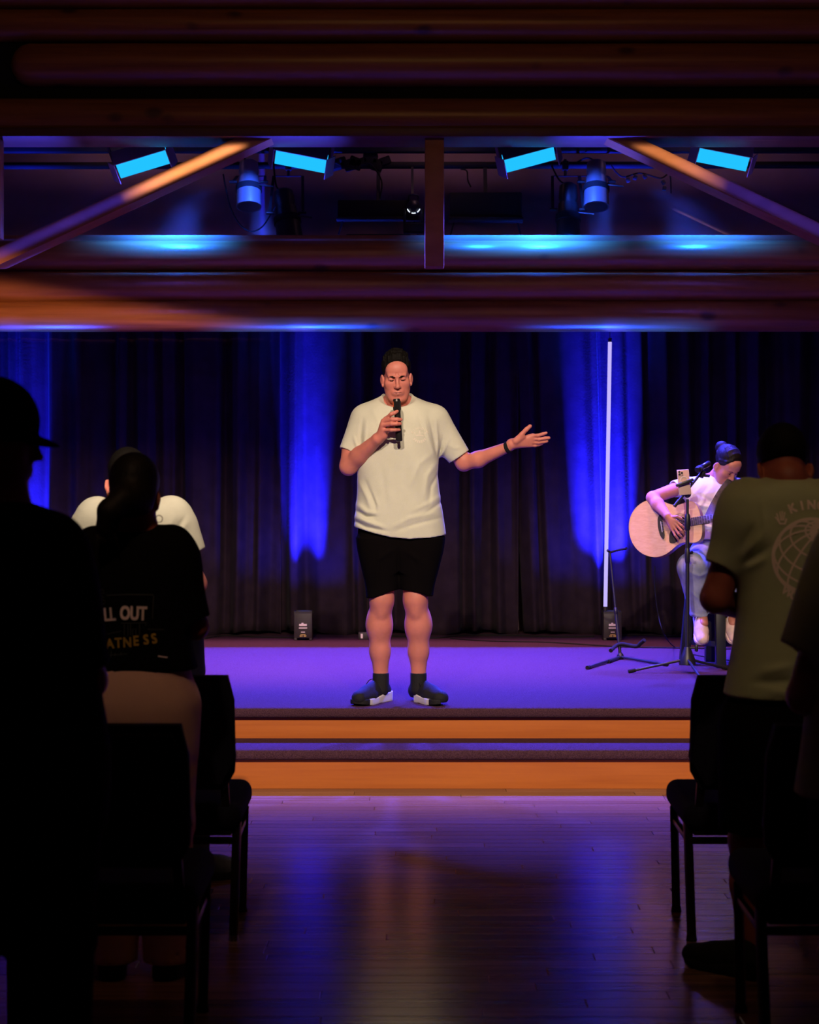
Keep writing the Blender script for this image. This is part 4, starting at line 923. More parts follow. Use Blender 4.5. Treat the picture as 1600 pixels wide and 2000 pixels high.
# man in a cap, dark, far left
def cap(root, R, t, sc):
    s = SDF(np.array(t) - .3, np.array(t) + .3, .006); s.frame(R, t, sc); s.ell((0, .012, .045), (.088, .110, .108), 0); s.box((0, .0, -.19), (.3, .3, .195), .01, .01, '-', rot=(.12, 0, 0))
    s.cone((0, -.07, .016), (0, -.105, .010), .070, .048, .01, '+', .16, 2); smesh('cap', [s], M_BLK, root)
audience('man in a black cap turned towards the stage, all in black, beside the left edge', 4.0, dict(axis=2, head=(-10, 862), headR=Rz(98) @ Rx(8), neck=(0, 985, .0), nr=.062,
    sh=[(-145, 1100), (132, 1108)], el=[(-185, 1330, .02), (172, 1330, .02)], wr=[(-120, 1350, .26), (120, 1350, .26)], cuff=[(-178, 1300), (160, 1300)], sr=(.085, .058), hip=[(-80, 1500), (90, 1500)], kn=[(-85, 1850), (100, 1850)], an=[(-90, 2150, -.02), (105, 2150, -.02)], hipw=205, waist=1400, lr=(.14, .10, .085)),
    [(978, -45, 50, .065), (1000, -100, 105, .09), (1050, -160, 135, .12), (1110, -180, 164, .14), (1250, -190, 182, .14), (1400, -195, 205, .14), (1470, -205, 218, .145)],
    M_SKIN3, M_BLK, M_BLK, M_BLACKM, None, h=.009, hairfn=cap, foot=(10, -10))

# youth at the right edge
audience('young person in a dark green T-shirt cut off by the right edge of the view', 4.3, dict(axis=1742, head=(1742, 925, .04), headR=BK(25), neck=(1742, 1010, .0), hs=.95,
    sh=[(1632, 1094), (1852, 1094)], el=[(1572, 1360, .0), (1912, 1360, .0)], wr=[(1640, 1420, .22), (1850, 1420, .22)], cuff=[(1568, 1272), (1914, 1272)], sr=(.080, .062), hip=[(1680, 1570), (1800, 1570)], kn=[(1680, 1800), (1805, 1800)], an=[(1680, 2085, -.02), (1805, 2085, -.02)], hipw=150, waist=1480, lr=(.125, .10)),
    [(1002, 1695, 1790, .06), (1018, 1655, 1830, .09), (1060, 1614, 1868, .11), (1135, 1588, 1896, .125), (1300, 1582, 1902, .13), (1420, 1572, 1912, .13), (1552, 1553, 1930, .14)],
    M_SKIN3, M_GREEN, M_SHORTS, M_BLACKM, None, h=.009, short=[(1672, 1780, .01), (1812, 1780, .01)], hairfn=short_hair(M_HAIR))
# ================================================================== the singer
Y0 = 9.22
def A(px, py, dy=0): return np.array(at(px, py, Y0 + dy))
def sub(name, root):
    o = bpy.data.objects.new(name, None); COL.objects.link(o); o.parent = root; ORG[o.name] = ORG[root.name]; o.empty_display_size = .05; return o
root = thing('person', (at(782, 0, Y0).x, Y0, ST), 'singer in a pale mint T-shirt and black shorts holding a microphone, arm stretched out', 'person')
HR = Rz(2) @ Ry(-3) @ Rx(14); ht = A(775, 740.5, -.03); HS = .985
neck = A(776, 800, .035)
hd = SDF(ht - np.array((.12, .17, .20)), ht + np.array((.12, .17, .18)), .0022); head(hd, HR, ht, HS, neck, .060, .012)
hd.frame(HR, ht, HS)
for i in (-1, 1): hd.cone((i * .009, -.0935, .036), (i * .005, -.092, .050), .0022, .0015, .003, '-')   # frown
hd.frame()
# arm with the microphone (left in view)
shl, ell_, wrl = A(694, 816, .03), A(681, 911, -.04), A(738, 857, -.20)
g1 = grid_of([shl, ell_, wrl, A(785, 800, -.27)], .075, .0032)
g1.cone(A(712, 824, .03), A(688, 870, .0), .05, .050, .02); g1.cone(A(688, 870, .0), ell_, .054, .047, .02); g1.cone(ell_, A(703, 890, -.09), .046, .047, .02); g1.cone(A(703, 890, -.09), wrl, .047, .030, .02)
MD = -.245
heel = A(748, 850, -.215)
g1.cone(wrl, heel, .029, .027, .015)
kn = [A(754, 818, -.240), A(748.5, 823, -.245), A(747, 831, -.245), A(750, 840, -.240)]
for q in kn: g1.cone(A(745, 850, -.21), q, .022, .0135, .012)
for q, m, t_, r in ((kn[0], (764, 809, -.268), (776, 803.5, -.262), .0105), (kn[1], (766, 819, -.279), (783.5, 819.5, -.266), .0110), (kn[2], (765, 828, -.279), (782, 827.8, -.266), .0106), (kn[3], (764, 840, -.275), (780, 839.5, -.264), .0095)):
    finger(g1, [q, A(*m), A((m[0] + t_[0]) / 2 + 1, (m[1] + t_[1]) / 2, (m[2] + t_[2]) / 2 - .004), A(*t_)], r)
finger(g1, [A(750, 848, -.205), A(762, 838, -.195), A(772, 826, -.205), A(778, 817, -.215)], .0125)
# outstretched arm
shr, elr, wrr = A(866, 818, .03), A(906, 904, .03), A(995, 872, -.10)
g2 = grid_of([shr, elr, wrr, A(1076, 830, -.15), A(1076, 880, -.15)], .075, .0030)
g2.cone(A(850, 824, .03), A(888, 872, .03), .05, .050, .02); g2.cone(A(888, 872, .03), elr, .052, .043, .02); g2.cone(elr, A(935, 897, -.01), .042, .043, .02); g2.cone(A(935, 897, -.01), wrr, .043, .0275, .02)
dh = -.115
for q, r in (((1041, 851, dh - .01), .0135), ((1042.5, 857.5, dh - .006), .013), ((1041, 864, dh), .0125), ((1036, 869.5, dh + .006), .012)): g2.cone(A(1000, 867, dh + .008), A(*q), .024, r, .012)
finger(g2, [A(1041, 851, dh - .012), A(1051, 850.5, dh - .024), A(1061, 847.6, dh - .030), A(1067, 845.6, dh - .034)], .0098)
finger(g2, [A(1042.5, 857.5, dh - .008), A(1053, 858, dh - .018), A(1065, 856, dh - .022), A(1072.5, 855.2, dh - .024)], .0100)
finger(g2, [A(1041, 864, dh - .002), A(1052, 864.5, dh - .008), A(1062, 862.8, dh - .010), A(1068.5, 861.8, dh - .012)], .0096)
finger(g2, [A(1036, 869.5, dh + .004), A(1045, 870.5, dh + .004), A(1053, 868.6, dh + .002), A(1059, 866.8, dh)], .0084)
finger(g2, [A(1006, 861, dh - .016), A(1019, 848.5, dh - .028), A(1028, 839, dh - .034), A(1035.5, 832.5, dh - .038)], .0125)
g2.cone(A(1008, 862, dh - .018), A(1022, 853, dh - .022), .016, .012, .012)
# trunk and legs
g3 = grid_of([A(735, 1000), A(830, 1000), A(745, 1330), A(818, 1330), neck], .14, .0042)
g3.cone(neck, A(778, 1010, .0), .062, .13, .03); g3.cone(A(725, 825, .04), A(838, 825, .04), .055, .055, .03); g3.cone(neck, A(776, 790, .03), .062, .060, .02)
for s, hip, k_, cf, an_, kw, cw in ((-1, (745, 1050), (746, 1172), (741, 1222), (744, 1316), .062, .066), (1, (815, 1050), (811.5, 1172), (817.5, 1222), (817.5, 1316), .063, .068)):
    K = A(*k_, -.01); C = A(*cf, .02); N_ = A(*an_, .04)
    g3.cone(A(*hip, 0), K, .10, kw, .03); g3.cone(K, C, kw * .94, cw * .95, .03); g3.cone(C, A((cf[0] + an_[0]) / 2, 1272, .035), cw * .95, .053, .04); g3.cone(A((cf[0] + an_[0]) / 2, 1272, .035), N_, .053, .0395, .03); g3.cone(N_, N_ + np.array((0, 0, -.04)), .0395, .034, .01)
    g3.ell(K + np.array((0, -.036, .005)), (.040, .030, .042), .03); g3.ell(K + np.array((0, -.034, -.060)), (.022, .022, .03), .03)
    g3.ell(C + np.array((s * .018, .012, .02)), (.050, .05, .095), .02); g3.ell(C + np.array((-s * .022, .012, .0)), (.045, .05, .085), .02)
g3.cone(A(768, 778, .035), A(738, 803, .045), .042, .035, .02); g3.cone(A(785, 778, .035), A(816, 803, .045), .042, .035, .02)
smesh('body', [hd, g1, g2, g3], [M_SKIN, M_LIP], root, lambda c: lips(HR, ht, HS)(c).astype(int))
# hair, brows, lashes
s = SDF(ht - np.array((.13, .17, .16)), ht + np.array((.13, .17, .22)), .0025); s.frame(HR, ht, HS)
s.ell((0, .022, .066), (.0825, .098, .087), 0); s.ell((0, -.095, .010), (.062, .075, .079), .006, '-'); s.box((0, .05, -.26), (.3, .3, .2), .01, .02, '-', rot=(-.3, 0, 0))
for i in (-1, 1): s.ell((i * .084, .008, -.024), (.020, .028, .046), .006, '-')
rg = random.Random(5)
EZ = lambda x, y, c=(.0825, .098, .087): .066 + c[2] * math.sqrt(max(.02, 1 - (x / c[0]) ** 2 - ((y - .022) / c[1]) ** 2))
for i in range(76):
    x = -.062 + .124 * ((i % 19) + rg.uniform(-.35, .35)) / 18; lay = i // 19; y0 = -.060 + 3.0 * x * x + .026 * lay; up = (.014 - 2.2 * x * x) * (1 - .12 * lay) + rg.uniform(-.004, .005); sw = rg.uniform(-.003, .008)
    P_ = [(x, y0, EZ(x, y0) - .004), (x + sw * .3, y0 + .002, EZ(x, y0) + up * .55), (x * .97 + sw, y0 + .016, EZ(x * .97, y0 + .016) + up), (x * .93 + sw * 1.5, y0 + .040, EZ(x * .93, y0 + .040) + up * .35)]
    s.chain(P_, [.0036, .0056, .0056, .0034], .004)
smesh('hair', [s], M_HAIR, root)
s = SDF(ht - np.array((.1, .16, .06)), ht + np.array((.1, .02, .1)), .0016); s.frame(HR, ht, HS)
for i in (-1, 1): s.chain([(i * .0115, -.0925, .0275), (i * .024, -.0905, .0300), (i * .038, -.0830, .0325), (i * .050, -.070, .0300)], [.0036, .0044, .0038, .0018], .003)
smesh('eyebrows', [s], M_HAIR, root)
s = SDF(ht - np.array((.1, .16, .06)), ht + np.array((.1, .02, .1)), .0014); s.frame(HR, ht, HS)
for i in (-1, 1): s.chain([(i * .0165, -.0835, .0125), (i * .026, -.0868, .0082), (i * .036, -.0850, .0082), (i * .0465, -.0755, .0115)], [.0013, .0020, .0020, .0016], .002)
smesh('eyelashes', [s], M_HAIR, root)
# T-shirt
def zr(py): return A(0, py)[2]
def row(py, l, r, ry, cy=0): return (zr(py), (at(l, 0, Y0).x + at(r, 0, Y0).x) / 2, Y0 + cy, (r - l) * Y0 / F / 2, ry)
rows = [row(767, 747, 805, .075, .05), row(773, 743, 809, .085, .04), row(780, 729, 824, .098, .03), row(790, 710, 846, .115, .02), row(812, 700, 860, .135, .01), row(845, 698, 858, .15, 0), row(890, 697, 857, .155, -.005), row(930, 698, 856, .155, -.005), row(970, 697, 860, .155, -.005), row(1000, 694, 865, .155, -.005), row(1020, 692.5, 868, .155, -.005), row(1062, 690, 874, .155, -.005)]
s = grid_of([(r[1] + q * r[3], r[2] + w * r[4], r[0]) for r in rows for q in (-1, 1) for w in (-1, 1)] + [A(662, 885), A(918, 900)], .05, .0048)
s.loft(rows, .02, 2.35)
s.sleeve(A(712, 822, .02), A(683.5, 884, -.01), .078, .062, .05); s.sleeve(A(850, 822, .02), A(897, 892, .03), .080, .064, .05)
s.frame(Rx(30), A(776, 780, .012)); s.loft([(-.03, 0, 0, .070, .096), (0, 0, 0, .076, .104), (.03, 0, 0, .115, .14), (.2, 0, 0, .2, .2)], .006, 2.0, '-')
s.chain([(.079 * math.cos(a), .107 * math.sin(a), -.002) for a in np.linspace(0, 2 * PI, 41)], [.0062] * 41, .004); s.frame()
hx = np.array([at(v, 0, Y0).x for v in (680, 700, 730, 765, 800, 840, 880)]); hz = np.array([zr(v) for v in (1026, 1031, 1040, 1048, 1051, 1049, 1043)])
s.apply(lambda X, Y, Z, D: np.maximum(D, np.interp(X, hx, hz) + .10 * np.maximum(0, Y - Y0) - Z))
s.loft([row(1070, 702, 862, .125, -.005), row(1050, 704, 860, .125, -.005), row(1038, 712, 850, .11, -.005)], .004, 2.35, '-')
def fo(pts, a, w): s.fold([(lambda q: (q[0], q[2]))(A(p[0], p[1], -.14)) for p in pts], a, w, Y0 + .02)
# hip bunching left, drapes, sleeve creases, chest drag lines
for pts, a, w in (([(697, 985), (715, 1000), (736, 1004)], .010, .014), ([(696, 998), (716, 1010), (738, 1008)], -.010, .010), ([(694, 1010), (720, 1020), (750, 1030)], .012, .012), ([(693, 1019), (715, 1030), (760, 1038)], -.008, .008),
    ([(700, 940), (718, 975), (724, 995)], .006, .012), ([(712, 935), (733, 985), (736, 1002)], -.006, .010), ([(735, 1010), (738, 985), (728, 960)], .005, .010), ([(765, 1030), (800, 1012), (850, 1002)], .006, .012), ([(770, 1038), (810, 1024), (862, 1012)], -.006, .010), ([(800, 1000), (835, 985), (862, 968)], .005, .012), ([(828, 1005), (850, 990), (866, 978)], -.005, .009),
    ([(852, 905), (835, 930), (828, 975)], .006, .014), ([(856, 925), (842, 950), (838, 990)], -.005, .010), ([(846, 885), (820, 905), (800, 950)], .004, .014), ([(838, 812), (846, 850), (853, 890)], -.005, .008), ([(828, 815), (838, 860), (849, 888)], .005, .009), ([(815, 805), (826, 840), (842, 870)], -.003, .008), ([(852, 820), (856, 860), (857, 885)], .006, .008), ([(866, 850), (862, 875), (857, 895)], -.006, .007),
    ([(878, 855), (868, 880), (860, 893)], .005, .007), ([(708, 815), (704, 850), (706, 885)], -.004, .009), ([(716, 820), (712, 860), (712, 890)], .004, .010), ([(728, 800), (742, 830), (746, 850)], .003, .012), ([(770, 900), (760, 950), (765, 1000)], .003, .02), ([(745, 900), (750, 950), (755, 985)], -.003, .015), ([(690, 850), (694, 865), (700, 880)], .005, .008), ([(876, 868), (890, 875), (905, 872)], .004, .008)): fo(pts, a, w)
shirt = smesh('t_shirt', [s], M_MINT, root, None, 3)
# chest print
X = lambda px, py: (lambda p: (p.x, p.z))(at(px, py, Y0 - .15)); k = Y0 / F; p = Print(); c = X(820, 851)
p.arc('KINGDOM', c[0], c[1] - 2 * k, 15 * k, PI - .55, .34, 6.0 * k, bold=.0004); [p.line([(c[0] + q * k * math.cos(a), c[1] + 2 * k + q * k * math.sin(a)) for q in (11, 16)], 2.6 * k) for a in np.linspace(-PI + .7, -.7, 7)]
p.line([X(*v) for v in ((808.5, 843), (811, 848), (814.5, 843), (818, 847), (819.5, 841), (822, 847), (825, 844), (829, 848), (832, 844))], 1.0 * k)
p.line([X(*v) for v in ((808.5, 843), (812, 851), (829, 851), (832, 844))], .9 * k); p.line([X(*v) for v in ((813, 850.5), (820, 849.5), (827, 851.5))], 2.2 * k); p.line([X(819.5, 841), X(820, 847)], 2.2 * k)
p.onto(shirt, 'chest_print', M_PRESS, root, .0018)
# shorts
b = grid_of([A(690, 1030), A(876, 1030), A(712, 1175), A(852, 1175)], .16, .0055)
b.loft([row(1010, 706, 858, .125), row(1040, 699, 866, .135), row(1075, 701, 864, .13), row(1118, 722, 842, .09)], .02, 2.4)
b.loft([row(1180, 716, 776, .092, -.005), row(1150, 714.5, 778.5, .095), row(1100, 704, 785, .115), row(1050, 697, 785, .125)], .02, 2.3)
b.loft([row(1180, 784, 845, .092, -.005), row(1150, 781, 848, .095), row(1100, 775, 860, .115), row(1050, 775, 868, .125)], .02, 2.3)
zh = lambda v: zr(v); sx = np.array([at(v, 0, Y0).x for v in (712, 730, 750, 765, 779, 781, 800, 820, 836, 850)]); sz = np.array([zr(v) for v in (1169, 1166, 1158.5, 1153, 1151, 1151, 1152, 1156, 1163, 1165)])
b.apply(lambda X, Y, Z, D: np.maximum(D, np.interp(X, sx, sz) - Z))
def fb_(pts, a, w): b.fold([(lambda q: (q[0], q[2]))(A(*p)) for p in pts], a, w, Y0)
fb_([(779, 1126), (779, 1070)], -.012, .010); fb_([(745, 1060), (735, 1150)], .006, .014); fb_([(812, 1060), (826, 1150)], .006, .014); fb_([(770, 1070), (735, 1095)], .006, .014); fb_([(788, 1072), (830, 1100)], .006, .014)
smesh('shorts', [b], M_SHORTS, root)
# socks and shoes
for s_, an_, ang in ((-1, (744, 1317), 30), (1, (817.5, 1317), -31)):
    sk = grid_of([A(*an_, .04), A(an_[0], 1345, .04)], .06, .004); sk.cone(A(an_[0], 1312, .040), A(an_[0], 1345, .04), .0445, .045, 0); sk.box(A(an_[0], 1296, .04), (.2, .2, zr(1296) - zr(1313.5)), .001, .0, '-'); smesh('sock', [sk], M_SHOEB, root)
    sh_ = sub('shoe', root); q = A(*an_, .055); shoe((q[0] - s_ * .012, q[1] + .045, ST), Rz(180 - ang), sh_, M_SHOEB, M_SOLE, .335, .0042, M_SHOEB, M_BLACKM)
# wristband
w0 = A(992.5, 873.5, -.095); d = (wrr - elr); d /= np.linalg.norm(d)
MB().lathe(Vector(w0 - d * .011), Vector(w0 + d * .011), [(0, .0300), (.002, .0325), (.020, .0325), (.022, .0300)], 28).build('wristband', M_BLACKM, root)
# microphone
def microphone(a, b, label, glint=None, L=None):
    a, b = Vector(a), Vector(b); d = (b - a); L = d.length; u = d.normalized(); t = thing('microphone', b, label, 'microphone')
    MB().lathe(a, b, [(0, .012), (.001, .016), (.008, .0185), (.014, .0195)], 26).build('cap', M_STEEL, t)
    MB().lathe(a, b, [(.014, .0205), (.016, .0215), (L * .26, .0215), (L * .275, .0195)], 26).build('grille', mat('mic_grille', (.02, .018, .02), .5, metal=.3, bump=.8, bscale=700), t)
    MB().lathe(a, b, [(L * .275, .0185), (L * .30, .0185), (L * .31, .0172), (L * .55, .0168), (L * .56, .0176), (L * .97, .0182), (L * .985, .017), (L, .012)], 26).build('body', mat('mic_body', (.030, .026, .028), .28, metal=.4), t)
    if glint is not None: MB().beam(a + u * .016 + glint, a + u * L * .2 + glint, .004, .004).build('orange_glint', mat('orange_glint', (.8, .14, .04), .4), t, False)  # reflection on the side of the grille, made as an orange strip
    return t
microphone(A(774.5, 778.5, MD), A(780, 862, MD + .012), 'black handheld microphone gripped in the singer\'s fist', Vector((-.0185, -.011, 0)))

# ================================================================== the guitarist
Y1 = 11.2
def G(px, py, dy=0): return np.array(at(px, py, Y1 + dy))
# stool
sc_ = at(1397, 0, Y1); zs_ = at(0, 1108, Y1).z; M_STOOL = mat('stool_paint', (.012, .014, .018), .4); o = Vector((sc_.x, Y1, 0))
st = thing('bar_stool', (o.x, o.y, ST), 'black square wooden bar stool under the guitarist', 'stool')
MB().box(o + Vector((0, 0, zs_ - .02)), (.33, .33, .04), (0, 0, PI / 4), .012).build('seat', M_STOOL, st)
for k in range(4):
    a = PI / 4 * 2 * k; dx, dy = math.cos(a), math.sin(a); MB().beam(o + Vector((dx * .15, dy * .15, zs_ - .04)), o + Vector((dx * .205, dy * .205, ST)), .062, .062, .004, (dx, dy, 0)).build('leg', M_STOOL, st)
for z, r in ((.52, .188), (.80, .168)):
    for k in range(4):
        a, c = PI / 2 * k, PI / 2 * (k + 1); MB().beam(o + Vector((math.cos(a) * r, math.sin(a) * r, z)), o + Vector((math.cos(c) * r, math.sin(c) * r, z)), .022, .034, .003).build('rung', M_STOOL, st)
root = thing('person', (o.x, Y1, ST), 'seated guitarist with tied-back dark hair in a white T-shirt and pale jeans', 'person')
HR = Rz(33) @ Rx(42); ht = G(1418, 912, -.06); HS = .93
hd = SDF(ht - np.array((.14, .16, .18)), ht + np.array((.14, .18, .17)), .0030); neck = G(1388, 944, .04); head(hd, HR, ht, HS, neck, .046)
shl, ell_, wrl = G(1336, 950, .03), G(1275, 972, -.20), G(1304, 1008, -.36)
g1 = grid_of([shl, ell_, wrl, G(1345, 1062, -.40), G(1340, 1000, -.4)], .06, .0036)
g1.cone(shl, ell_, .047, .040, .02); g1.cone(ell_, (ell_ * .65 + wrl * .35), .040, .040, .015); g1.cone(ell_ * .65 + wrl * .35, wrl, .040, .024, .015)
hz_ = -.375; kn = [G(1322, 1018, hz_ - .02), G(1321, 1025, hz_ - .02), G(1317, 1030, hz_ - .015), G(1313, 1034, hz_ - .01)]
for q in kn: g1.cone(wrl, q, .019, .0105, .01)
for q, m, t_, r in ((kn[0], (1331, 1026, hz_ - .035), (1338, 1034, hz_ - .015), .0080), (kn[1], (1331, 1036, hz_ - .04), (1337, 1045, hz_ - .02), .0082), (kn[2], (1326, 1043, hz_ - .035), (1333, 1051, hz_ - .02), .0080), (kn[3], (1319, 1046, hz_ - .03), (1326, 1056, hz_ - .015), .0072)):
    finger(g1, [q, G(*m), G((m[0] + t_[0]) / 2 + .5, (m[1] + t_[1]) / 2, (m[2] + t_[2]) / 2 - .004), G(*t_)], r)
finger(g1, [G(1312, 1010, hz_), G(1322, 1009, hz_ - .03), G(1331, 1013, hz_ - .02)], .0095)
shr, elr, wrr = G(1446, 955, .03), G(1478, 1018, -.12), G(1452, 998, -.44)
g2 = grid_of([shr, elr, wrr, G(1440, 985, -.52)], .08, .0055); g2.cone(shr, elr, .044, .036, .02); g2.cone(elr, wrr, .036, .024, .02); relaxed_hand(g2, wrr, (-.3, -.4, .6), (-.6, -.3, -.2), (0, -1, .2), .85)
knl, knr, hipc = G(1352, 1108, -.26), G(1440, 1108, -.24), G(1396, 1082, .06); anl, anr = G(1371, 1198, -.17), G(1428, 1198, -.15)
g3 = grid_of([hipc, knl, knr, anl, anr, neck, shl, shr], .13, .006); g3.cone(neck, hipc, .07, .10, .03); g3.cone(shl, shr, .04, .04, .03)
for k_, n_ in ((knl, anl), (knr, anr)): g3.cone(hipc, k_, .075, .06, .02); g3.cone(k_, n_, .055, .036, .02); g3.cone(n_, n_ + np.array((0, -.08, -.06)), .034, .028, .01)
smesh('body', [hd, g1, g2, g3], [M_SKIN2, M_LIP], root, lambda c: lips(HR, ht, HS)(c).astype(int))
s = SDF(ht - .26, ht + .24, .004); s.frame(HR, ht, HS); s.ell((0, .022, .064), (.081, .101, .091), 0); s.ell((0, -.100, .004), (.063, .081, .085), .008, '-'); s.box((0, .05, -.25), (.3, .3, .2), .01, .02, '-', rot=(-.3, 0, 0)); s.ell((0, .125, .075), (.045, .045, .045), .012)
for i in (-1, 1): s.ell((i * .084, .004, -.018), (.020, .030, .044), .006, '-'); s.chain([(i * .040, -.052, .103), (i * .064, -.036, .076), (i * .074, .01, .05), (i * .05, .09, .06)], [.008, .011, .012, .012], .008)
EZ = lambda x, y, c=(.081, .101, .091): .064 + c[2] * math.sqrt(max(.02, 1 - (x / c[0]) ** 2 - ((y - .022) / c[1]) ** 2))
for i in range(13):
    x = -.054 + .009 * i; s.chain([(x * f, y, EZ(x * f, y) - .001) for y, f in ((-.050, 1), (-.025, 1.05), (.01, 1.05), (.05, .9), (.09, .6))], [.004, .0055, .006, .006, .005], .004)
smesh('hair', [s], M_HAIRB, root)
s = SDF(ht - .14, ht + .12, .0022); s.frame(HR, ht, HS)
for i in (-1, 1): s.chain([(i * .0125, -.0925, .0285), (i * .026, -.0900, .0320), (i * .038, -.0830, .0340), (i * .049, -.0715, .0310)], [.0026, .0032, .0028, .0016], .002); s.chain([(i * .0165, -.0835, .0125), (i * .031, -.0868, .0075), (i * .0475, -.0745, .0115)], [.0016, .0028, .002], .002)
smesh('brows_and_lashes', [s], M_HAIR, root)
e = Vector(ht + HR @ np.array((-.080, .004, -.042)) * HS); MB().sph(e, .006).build('earring', M_CHROME, root)
def rw(py, l, r, ry, cy=0): return (G(0, py)[2], (at(l, 0, Y1).x + at(r, 0, Y1).x) / 2, Y1 + cy, (r - l) * Y1 / F / 2, ry)
s = grid_of([G(1310, 930), G(1475, 930), G(1340, 1062), G(1440, 1062)], .16, .0055)
s.loft([rw(928, 1372, 1410, .055, .03), rw(935, 1345, 1438, .075, .03), rw(946, 1334, 1450, .095, .02), rw(975, 1338, 1446, .115, .0), rw(1010, 1346, 1440, .115, .01), rw(1053, 1348, 1442, .125, .03)], .02, 2.3)
s.sleeve(G(1345, 950, .02), G(1316, 955, -.03), .062, .056, .04); s.sleeve(G(1440, 953, .02), G(1460, 985, -.04), .062, .056, .04)
s.cone(neck, neck + np.array((.06, -.05, .12)), .052, .055, .006, '-'); s.cone(neck + np.array((-.05, -.05, .0)), neck + np.array((.06, -.05, .01)), .008, .008, .006)
for pts, a, w in (([(1352, 985), (1380, 990), (1420, 1000)], .008, .012), ([(1350, 1000), (1385, 1010), (1425, 1022)], -.008, .010), ([(1360, 965), (1385, 980), (1410, 985)], -.006, .012), ([(1356, 1020), (1380, 1028), (1430, 1030)], .007, .01)): s.fold([(lambda q: (q[0], q[2]))(G(*p)) for p in pts], a, w, Y1)
smesh('t_shirt', [s], M_WHITE, root)
b = grid_of([hipc, knl, knr, anl, anr], .16, .0055); b.ell(hipc, (.165, .14, .12), .02); b.cone(hipc + np.array((0, .02, .0)), G(1394, 1056, .04), .13, .118, .02); b.box(G(1394, 1040, .04), (.3, .3, G(0, 1040)[2] - G(0, 1054)[2]), .001, .003, '-')
for s_, k_, n_ in ((-1, knl, anl), (1, knr, anr)):
    b.cone(hipc + np.array((s_ * .06, 0, 0)), k_, .095, .088, .03); b.sleeve(k_ + np.array((0, .01, .0)), n_ + np.array((-.01, 0, .0)), .094, .068, .03)
for pts, a, w in (([(1325, 1110), (1350, 1120), (1375, 1112)], .008, .012), ([(1335, 1150), (1352, 1165), (1362, 1190)], .008, .01), ([(1350, 1140), (1366, 1165), (1372, 1195)], -.008, .01), ([(1340, 1195), (1360, 1200), (1385, 1196)], .007, .008)): b.fold([(lambda q: (q[0], q[2]))(G(*p)) for p in pts], a, w)
smesh('jeans', [b], M_DENIM, root)
for n_, yaw in ((anl, -4), (anr, 3)):
    sh_ = sub('shoe', root); R = Rz(180 + yaw) @ Rx(-38); shoe(np.array((n_[0] - .006, n_[1] + .06, .665)), R, sh_, M_SHOEW, M_SHOEW, .285, .0045, None, M_SOLE)

# ------------------------------------------------------------------ guitar
gt0 = Vector(G(1329, 1023, -.30)); al, be = math.radians(20), math.radians(10)
U = Vector((math.cos(al) * math.cos(be), -math.sin(al) * math.cos(be), math.sin(be))); Nn = (Vector((-math.sin(al), -math.cos(al), .10)) - U * U.dot(Vector((-math.sin(al), -math.cos(al), .10)))).normalized(); Vv = U.cross(Nn) * -1
if Vv.z < 0: Vv = -Vv
MG = Matrix.Translation(gt0) @ Matrix((U, Vv, Nn)).transposed().to_4x4() @ Matrix.Scale(.93, 4)
M_SPRUCE = wood('spruce_top', (.66, .40, .24), (.76, .50, .32), .35, 0, grain=(3, 60, 60), rand=0); M_MAHO = wood('mahogany_side', (.30, .11, .04), (.42, .17, .07), .35, 0, grain=(6, 60, 60), rand=0); M_ROSE = mat('dark_wood', (.018, .010, .010), .4); M_BIND = mat('binding', (.05, .03, .02), .4); M_WIRE = mat('string_wire', (.75, .68, .6), .3, metal=.9)
half = [(-.362, 0), (-.358, .045), (-.345, .090), (-.32, .132), (-.285, .166), (-.24, .190), (-.19, .200), (-.14, .193), (-.10, .176), (-.06, .152), (-.03, .138), (0, .132), (.03, .135), (.06, .142), (.09, .143), (.115, .132), (.132, .108), (.142, .072), (.146, .035), (.147, 0)]
poly = [(u, v) for u, v in half] + [(u, -v) for u, v in half[-2:0:-1]]
def dens(P, n=3):
    Q = []; L = len(P)
    for i in range(L):
        p0, p1, p2, p3 = [Vector(P[(i + j) % L]) for j in (-1, 0, 1, 2)]
        for k in range(n): t = k / n; Q.append(tuple(.5 * ((2 * p1) + (p2 - p0) * t + (2 * p0 - 5 * p1 + 4 * p2 - p3) * t * t + (3 * p1 - p0 - 3 * p2 + p3) * t ** 3)))
    return Q
poly = dens(poly)
gt = thing('acoustic_guitar', gt0, 'acoustic guitar with a pale top and dark pickguard on the guitarist\'s lap', 'guitar')
sc = lambda f: [(-.1075 + (u + .1075) * f, v * f) for u, v in poly]
MB().prism(sc(1.0), -.004, .0, MG).build('top', M_SPRUCE, gt)
b = MB().strip(sc(.998), -.105, -.003, MG); b.prism(sc(.998), -.107, -.104, MG); b.build('body_shell', M_MAHO, gt)
MB().strip(sc(1.004), -.007, .0006, MG).strip(sc(.985), -.001, .0006, MG).build('binding', M_BIND, gt)
disc = lambda r, n=36, c=(0, 0): [(c[0] + r * math.cos(2 * PI * i / n), c[1] + r * math.sin(2 * PI * i / n)) for i in range(n)]
MB().prism(disc(.050), .0002, .0008, MG).build('sound_hole', M_BLACKM, gt)
b = MB()
for r in (.058, .068):
    b.strip(disc(r), .0002, .0012, MG); b.strip(disc(r + .0018), .0002, .0012, MG); A_ = disc(r); B_ = disc(r + .0018); n = len(A_)
    va = [b.bm.verts.new(MG @ Vector((*q, .0012))) for q in A_]; vb = [b.bm.verts.new(MG @ Vector((*q, .0012))) for q in B_]
    for i in range(n): b.bm.faces.new((va[i], va[(i + 1) % n], vb[(i + 1) % n], vb[i]))
b.build('rosette', M_BIND, gt)
